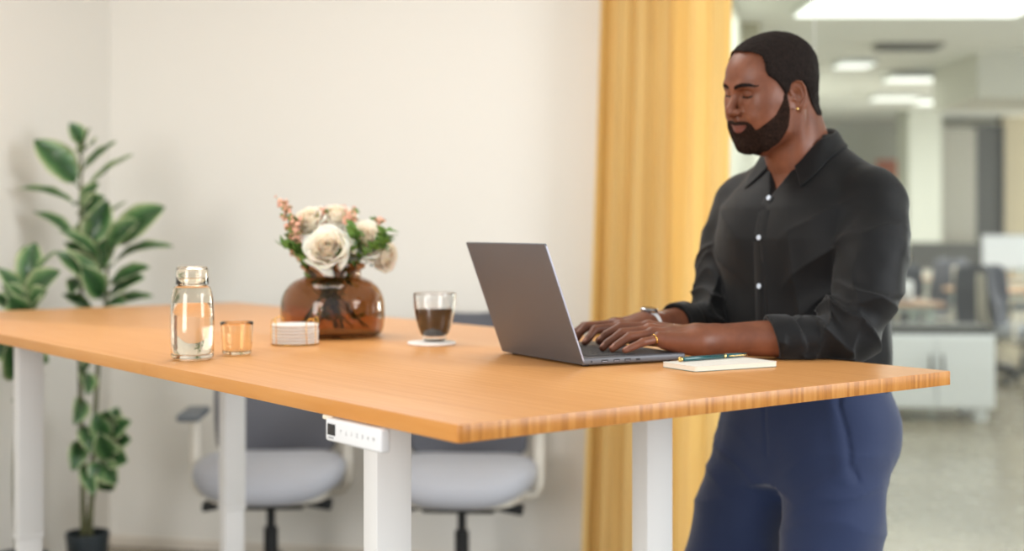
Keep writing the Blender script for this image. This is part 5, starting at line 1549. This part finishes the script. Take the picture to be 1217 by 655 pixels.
def sleeve(X, S, E, W, cu, seed):
    c = E + (W - E) * cu
    sd_ = AL * (0.014 if seed == 40 else -0.004)
    d = chain(X, [S, S + (E - S) * 0.38 + sd_, S + (E - S) * 0.75 + sd_, E], [0.0640, 0.0760, 0.0690, 0.0560])
    f = chain(X, [E, E + (W - E) * cu * 0.6, c], [0.0550, 0.0470, 0.0430])
    d = smin(d, f, 0.035)
    d = d - arm_folds(X, S, E, W, seed)
    d = np.minimum(d, chain(X, [S, (S + E) / 2, E], [0.052, 0.050, 0.045]))
    d = np.minimum(d, forearm(X, E, W) - 0.0045)
    s = seg_t(X, E, W); LF = np.linalg.norm(W - E)
    cf = cone(X, E + (W - E) * (cu - 0.17), c, 0.0470, 0.0440) - 0.0016 * vnoise(X, 18.0, seed + 4) - 0.0012 * vnoise(X, 40.0, seed + 5)
    zt_ = (X[:, 2] - W[2]).astype(f32) * (1.15 if seed == 40 else 0.6)
    edge = cu - 0.03 + zt_ + 0.03 * vnoise(X, 12.0, seed + 8)
    lo2 = cu - 0.20 + zt_ + 0.03 * vnoise(X, 10.0, seed + 9)
    cf = smax(cf, (lo2 - s) * LF, 0.003)
    d = np.minimum(d, cf)
    d = np.maximum(d, (s - edge) * LF)
    # the cloth rests on the table top
    over = tomf(X)[:, 1] > 0.150
    return np.where(over, np.maximum(d, (TZ + 0.0012) - X[:, 2]), d)
def shirt_sdf(X):
    d = shirt_torso(X) - folds(X)
    sl = sleeve(X, SL, EL_, WL, CUL, 40); sr = sleeve(X, SR, ER, WR, CUR, 60)
    for S, s_ in ((SL, sl), (SR, sr)):
        dist = np.sqrt(((X - S.astype(f32)) ** 2).sum(-1))
        k = 0.005 + 0.040 * sstep(0.15, 0.03, dist)
        h = np.clip(0.5 + 0.5 * (s_ - d) / k, 0, 1); d = s_ + (d - s_) * h - k * h * (1 - h)
    inner = np.minimum(np.minimum(cone(X, ER + (WR - ER) * (CUR + 0.06), WR, 0.0430, 0.0430), cone(X, EL_ + (WL - EL_) * (CUL + 0.06), WL, 0.0405, 0.0405)),
                       chain(X, [tuple(mf(0, 0.01, 1.46)), tuple(mf(0, 0.03, 1.56))], [0.055, 0.060]))
    Q = tomf(X)
    v_ = np.maximum(np.abs(Q[:, 0]) - np.interp(Q[:, 2], [1.402, 1.46, 1.5], [0.001, 0.032, 0.05]), np.maximum(0.02 - Q[:, 1], 1.396 - Q[:, 2]))
    d = np.maximum(d, -inner); d = smax(d, -v_, 0.004)
    return d
sh = relax(polygonize(shirt_sdf, (0.27, 2.42, 0.965), (0.93, 3.20, 1.56), 0.0032), 1, 0.4)
shirt = obj('shirt', sh, M_shirt, person, off=OFF)

def project_f(l, z, start=0.25):
    "front surface of the shirt at (l, z)"
    f = np.linspace(start, 0.0, 400)
    X = np.array([mf(l, q, z) for q in f], dtype=f32)
    d = shirt_torso(X) - folds(X)
    i = int(np.argmax(d < 0)); return f[i]
# placket strip and buttons
zs = np.linspace(1.00, 1.395, 60)
pts = np.zeros((60, 5, 3))
for i, z in enumerate(zs):
    for j, l in enumerate((-0.0165, -0.015, 0.0, 0.015, 0.0165)):
        pts[i, j] = mf(l, project_f(l, z) + (0.0005 if 0 < j < 4 else -0.002), z)
ks = np.array([0.2, 0.6, 0.2])
for _ in range(3): pts[1:-1] = pts[:-2] * 0.25 + pts[1:-1] * 0.5 + pts[2:] * 0.25
obj('placket', gridmesh(pts), M_shirt, shirt, off=OFF)
M_btn = mat('pearl_button', srgb(206, 216, 230), 0.25)
for z in (1.394, 1.312, 1.212, 1.110):
    f = project_f(0.0, z); c = mf(0.0, f + 0.0025, z)
    n_ = AF * 1.0 + np.array([0, 0, 0.05 if z < 1.33 else 0.35]); n_ /= np.linalg.norm(n_)
    bt = lathe([(0, 0), (0.0054, 0), (0.0058, 0.0012), (0.0052, 0.0024), (0.0036, 0.0018), (0, 0.0018)], 24)
    obj('button', (bt[0] @ lookrot(n_).T + c, bt[1]), M_btn, shirt, off=OFF)

# collar: stand and folded leaf, open at the throat
def collar():
    n = 61
    top, out, low = [], [], []
    for i in range(n):
        s = -1 + 2 * i / (n - 1)                     # -1: his right front, +1: his left front
        ang = s * math.radians(152)                  # 0 = back of the neck
        l = 0.0675 * math.sin(ang) * 1.02
        f = -0.0665 * math.cos(ang) + 0.004
        a_ = abs(s)
        zt = 1.545 - 0.052 * a_ ** 1.6 - 0.028 * max(0, a_ - 0.72) / 0.28
        if a_ > 0.85: l *= 1 - 0.25 * (a_ - 0.85) / 0.15
        t = mf(l, f, zt)
        dirn = np.array([math.sin(ang), -math.cos(ang)])
        if a_ > 0.6:                                 # the wings swing out over the collar bone
            k = (a_ - 0.6) / 0.4
            dirn = np.array([math.sin(ang) * (1 - k) + np.sign(s) * 0.95 * k, -math.cos(ang) * (1 - k) + 0.62 * k])
        fall = 0.040 + 0.020 * sstep(0.5, 1.0, a_)
        ww = 0.016 + 0.030 * sstep(0.55, 1.0, a_)
        o_ = mf(l + dirn[0] * ww, f + dirn[1] * ww, zt - fall)
        b_ = mf(l * (1.0 if a_ < 0.9 else 0.9), f - 0.001, zt - 0.036)
        top.append(t); out.append(o_); low.append(b_)
    rows = []
    top, out, low = map(np.array, (top, out, low))
    rows = [low, low * 0.5 + top * 0.5, top * 0.9 + low * 0.1 + [0, 0, 0.001]]
    cen = mf(0, 0, 0)[:2]
    push = (out - top); push[:, 2] = 0; pl_ = np.linalg.norm(push, axis=1)[:, None]; push = push / pl_
    rows += [top + push * 0.0022 + [0, 0, 0.0018], top + push * 0.0055 + [0, 0, -0.001]]
    for k in (0.25, 0.5, 0.75, 1.0):
        q = top * (1 - k) + out * k + push * 0.006 * math.sin(math.pi * k) * 0.8 + push * 0.004
        rows.append(q)
    g = np.stack(rows, 1)
    # keep the leaf just outside the shirt
    for _ in range(14):
        flat = g[:, 4:].reshape(-1, 3); Xf = flat.astype(f32)
        d = shirt_torso(Xf) - folds(Xf)
        mv = np.clip(0.0035 - d, 0, 0.004)
        nv = np.zeros_like(flat); q = tomf(Xf); 
        nv = AL * (q[:, 0:1] * 1.0) + AF * (q[:, 1:2] * 1.0); nv /= np.linalg.norm(nv, axis=1)[:, None] + 1e-6; nv = nv + np.array([0, 0, 0.9]); nv /= np.linalg.norm(nv, axis=1)[:, None]
        g[:, 4:] = (flat + nv * mv[:, None]).reshape(g[:, 4:].shape)
    return g
cg = collar()
co_ = obj('collar', gridmesh(cg), M_shirt, shirt, off=OFF); solidify(co_, 0.0022)
sm = co_.modifiers.new('round', 'SUBSURF'); sm.levels = 1; sm.render_levels = 1

# ---------- trousers, belt, shoes
M_navy = mat('navy_trouser_cloth', srgb(40, 54, 90), 0.72, bump=0.3, bscale=1100, sheen=0.3, spec=0.3)
def pants_sdf(X):
    Q = tomf(X)
    d = loft(Q, [(0.80, 0, 0.00, 0.150, 0.11), (0.86, 0, -0.008, 0.178, 0.130), (0.93, 0, -0.016, 0.184, 0.138), (0.99, 0, -0.008, 0.180, 0.132), (1.035, 0, -0.004, 0.175, 0.126)], 2.3)
    for s, H, K, A in ((1, HIPL, KNL, FTL), (-1, HIPR, KNR, FTR)):
        m = (H + K) / 2
        lg = chain(X, [H + AF * 0.0 - AL * s * 0.01, H * 0.6 + K * 0.4, K, K * 0.5 + A * 0.5 - AF * 0.02, A + np.array([0, 0, 0.0])], [0.103, 0.1070, 0.097, 0.078, 0.062])
        t = seg_t(X, H, K)
        n = vnoise(X, 10.0, 70 + s)
        lg = lg - 0.0030 * ridge(t * 22 + n * 3 + Q[:, 0] * 18) * sstep(-0.2, 0.1, t)
        lg = lg - 0.0040 * ridge((Q[:, 2] - 0.80) * 75 - Q[:, 0] * s * 34 + n * 2.5) * np.exp(-((Q[:, 2] - 0.83) / 0.07) ** 2) * sstep(-0.04, 0.05, Q[:, 1])
        d = smin(d, lg, 0.035 if s == 1 else 0.035)
    gl = Q.copy(); gl[:, 0] = np.abs(gl[:, 0])
    d = smin(d, ell(gl, (0.080, -0.070, 0.895), (0.085, 0.078, 0.100)), 0.06)
    # crotch creases, fly line, front pocket opening, hip wrinkles
    d = d - 0.0035 * vnoise(Q * np.array([1, 1, 1.4], f32), 13.0, 75)
    fly = np.abs(Q[:, 0] - 0.002) + 10.0 * (Q[:, 1] < 0.02) + 10 * (Q[:, 2] < 0.86)
    d = d + 0.0022 * np.exp(-(fly / 0.0035) ** 2)
    for s in (-1, 1):
        # slanted front pocket: a raised lip
        zp = Q[:, 2]; lp_ = Q[:, 0] * s - np.interp(zp, [0.80, 0.86, 0.98], [0.186, 0.172, 0.148])
        w_ = sstep(0.815, 0.83, zp) * (Q[:, 1] > -0.02)
        d = d - 0.0022 * sstep(0.004, -0.002, lp_) * sstep(-0.03, -0.008, lp_) * w_ + 0.0038 * np.exp(-((lp_ - 0.004) / 0.0035) ** 2) * w_
    d = np.maximum(d, Q[:, 2] - 1.03)
    return np.maximum(d, 0.035 - Q[:, 2])
pn = polygonize(pants_sdf, (0.25, 2.42, 0.03), (1.0, 3.25, 1.04), 0.0046)
pn = relax(pn, 1)
trousers = obj('trousers', pn, M_navy, person, off=OFF)
M_shoe = mat('brown_leather_shoe', srgb(74, 46, 32), 0.4)
for A, s in ((FTL, 1), (FTR, -1)):
    def shoe(X, A=A):
        Q = tomf(X); a_ = tomf(A[None].astype(f32))[0]; q = Q - np.array([a_[0], a_[1], 0], f32)
        d = smin(ell(q, (0, -0.02, 0.055), (0.042, 0.055, 0.055)), ell(q, (0, 0.10, 0.03), (0.048, 0.115, 0.045)), 0.04)
        return np.maximum(d, 0.004 - q[:, 2])
    obj('shoe', polygonize(shoe, A + [-0.3, -0.3, -0.09], A + [0.3, 0.3, 0.09], 0.007), M_shoe, person, off=OFF)
# ------------------------------------------------------------------ light, camera
w = bpy.data.worlds.new('World'); SC.world = w; w.use_nodes = True
bg = w.node_tree.nodes['Background']; bg.inputs[0].default_value = (0.93, 0.97, 1.0, 1); bg.inputs[1].default_value = WORLD_STR if 'WORLD_STR' in globals() else 0.9

def area(name, loc, tgt, sx, sy, power, col=(1, 1, 1)):
    l = bpy.data.lights.new(name, 'AREA'); l.shape = 'RECTANGLE'; l.size = sx; l.size_y = sy; l.energy = power; l.color = col
    o = bpy.data.objects.new(name, l); COL.objects.link(o); o.location = loc
    dv = Vector(tgt) - Vector(loc); o.rotation_euler = dv.to_track_quat('-Z', 'Y').to_euler()
    return o
# window front on the left behind the camera, a smaller one on the right
area('window_daylight_left', (-3.2, -1.2, 1.9), (0.4, 3.2, 1.0), 3.2, 2.2, 205, (1.0, 0.985, 0.96))
area('window_daylight_right', (3.6, 1.4, 2.0), (0.7, 2.8, 1.2), 1.8, 1.8, 85, (0.93, 0.97, 1.0))
# ceiling panels of the meeting room and of the office
area('ceiling_panel_light', (-0.6, 3.4, 2.76), (-0.6, 3.4, 0), 1.2, 1.2, 26, (1, 0.97, 0.93))
area('office_ceiling_light', (3.0, 8.5, 2.74), (3.0, 8.5, 0), 3.0, 1.2, 45, (0.98, 1, 0.97))
area('office_ceiling_light', (4.2, 14.0, 2.74), (4.2, 14.0, 0), 4.0, 1.6, 130, (0.98, 1, 0.97))
area('office_fill_side', (11.85, 8.0, 1.6), (4.5, 17.0, 1.9), 5.0, 2.0, 640, (0.98, 1.0, 0.98))  # added fill lamp at the side wall, brightens the far wall; no window there
area('office_fill_far', (11.85, 14.0, 1.5), (3.0, 13.0, 2.3), 5.0, 2.0, 700, (0.96, 1.0, 0.98))  # second added fill, lifts the office ceiling; the wall behind has no opening
area('curtain_backlight', (1.28, 6.3, 1.5), (0.75, 5.05, 1.5), 0.45, 2.2, 34, (1.0, 1.0, 0.97))  # lamp added inside the office to backlight the right part of the curtain

cam = bpy.data.cameras.new('camera'); co = bpy.data.objects.new('camera', cam); COL.objects.link(co)
co.location = (0, 0, CAMZ); co.rotation_euler = (math.radians(90), 0, 0)
cam.sensor_width = 36.0; cam.lens = 36.0 * FPX / 1217.0
cam.shift_y = (HY - 327.5) / 1217.0
cam.clip_start = 0.05; cam.clip_end = 100
cam.dof.use_dof = True; cam.dof.focus_distance = 2.25
cam.dof.aperture_fstop = (cam.lens / 1000.0) / 0.0225
SC.camera = co
SC.view_settings.view_transform = 'Standard'; SC.view_settings.look = 'None'
SC.view_settings.gamma = 1.0; SC.view_settings.use_curve_mapping = False
SC.view_settings.exposure = 0.12
SC.cycles.use_denoising = True
SC.cycles.max_bounces = 14; SC.cycles.transparent_max_bounces = 16
SC.cycles.transmission_bounces = 12; SC.cycles.glossy_bounces = 6; SC.cycles.diffuse_bounces = 5
SC.cycles.sample_clamp_indirect = 6.0
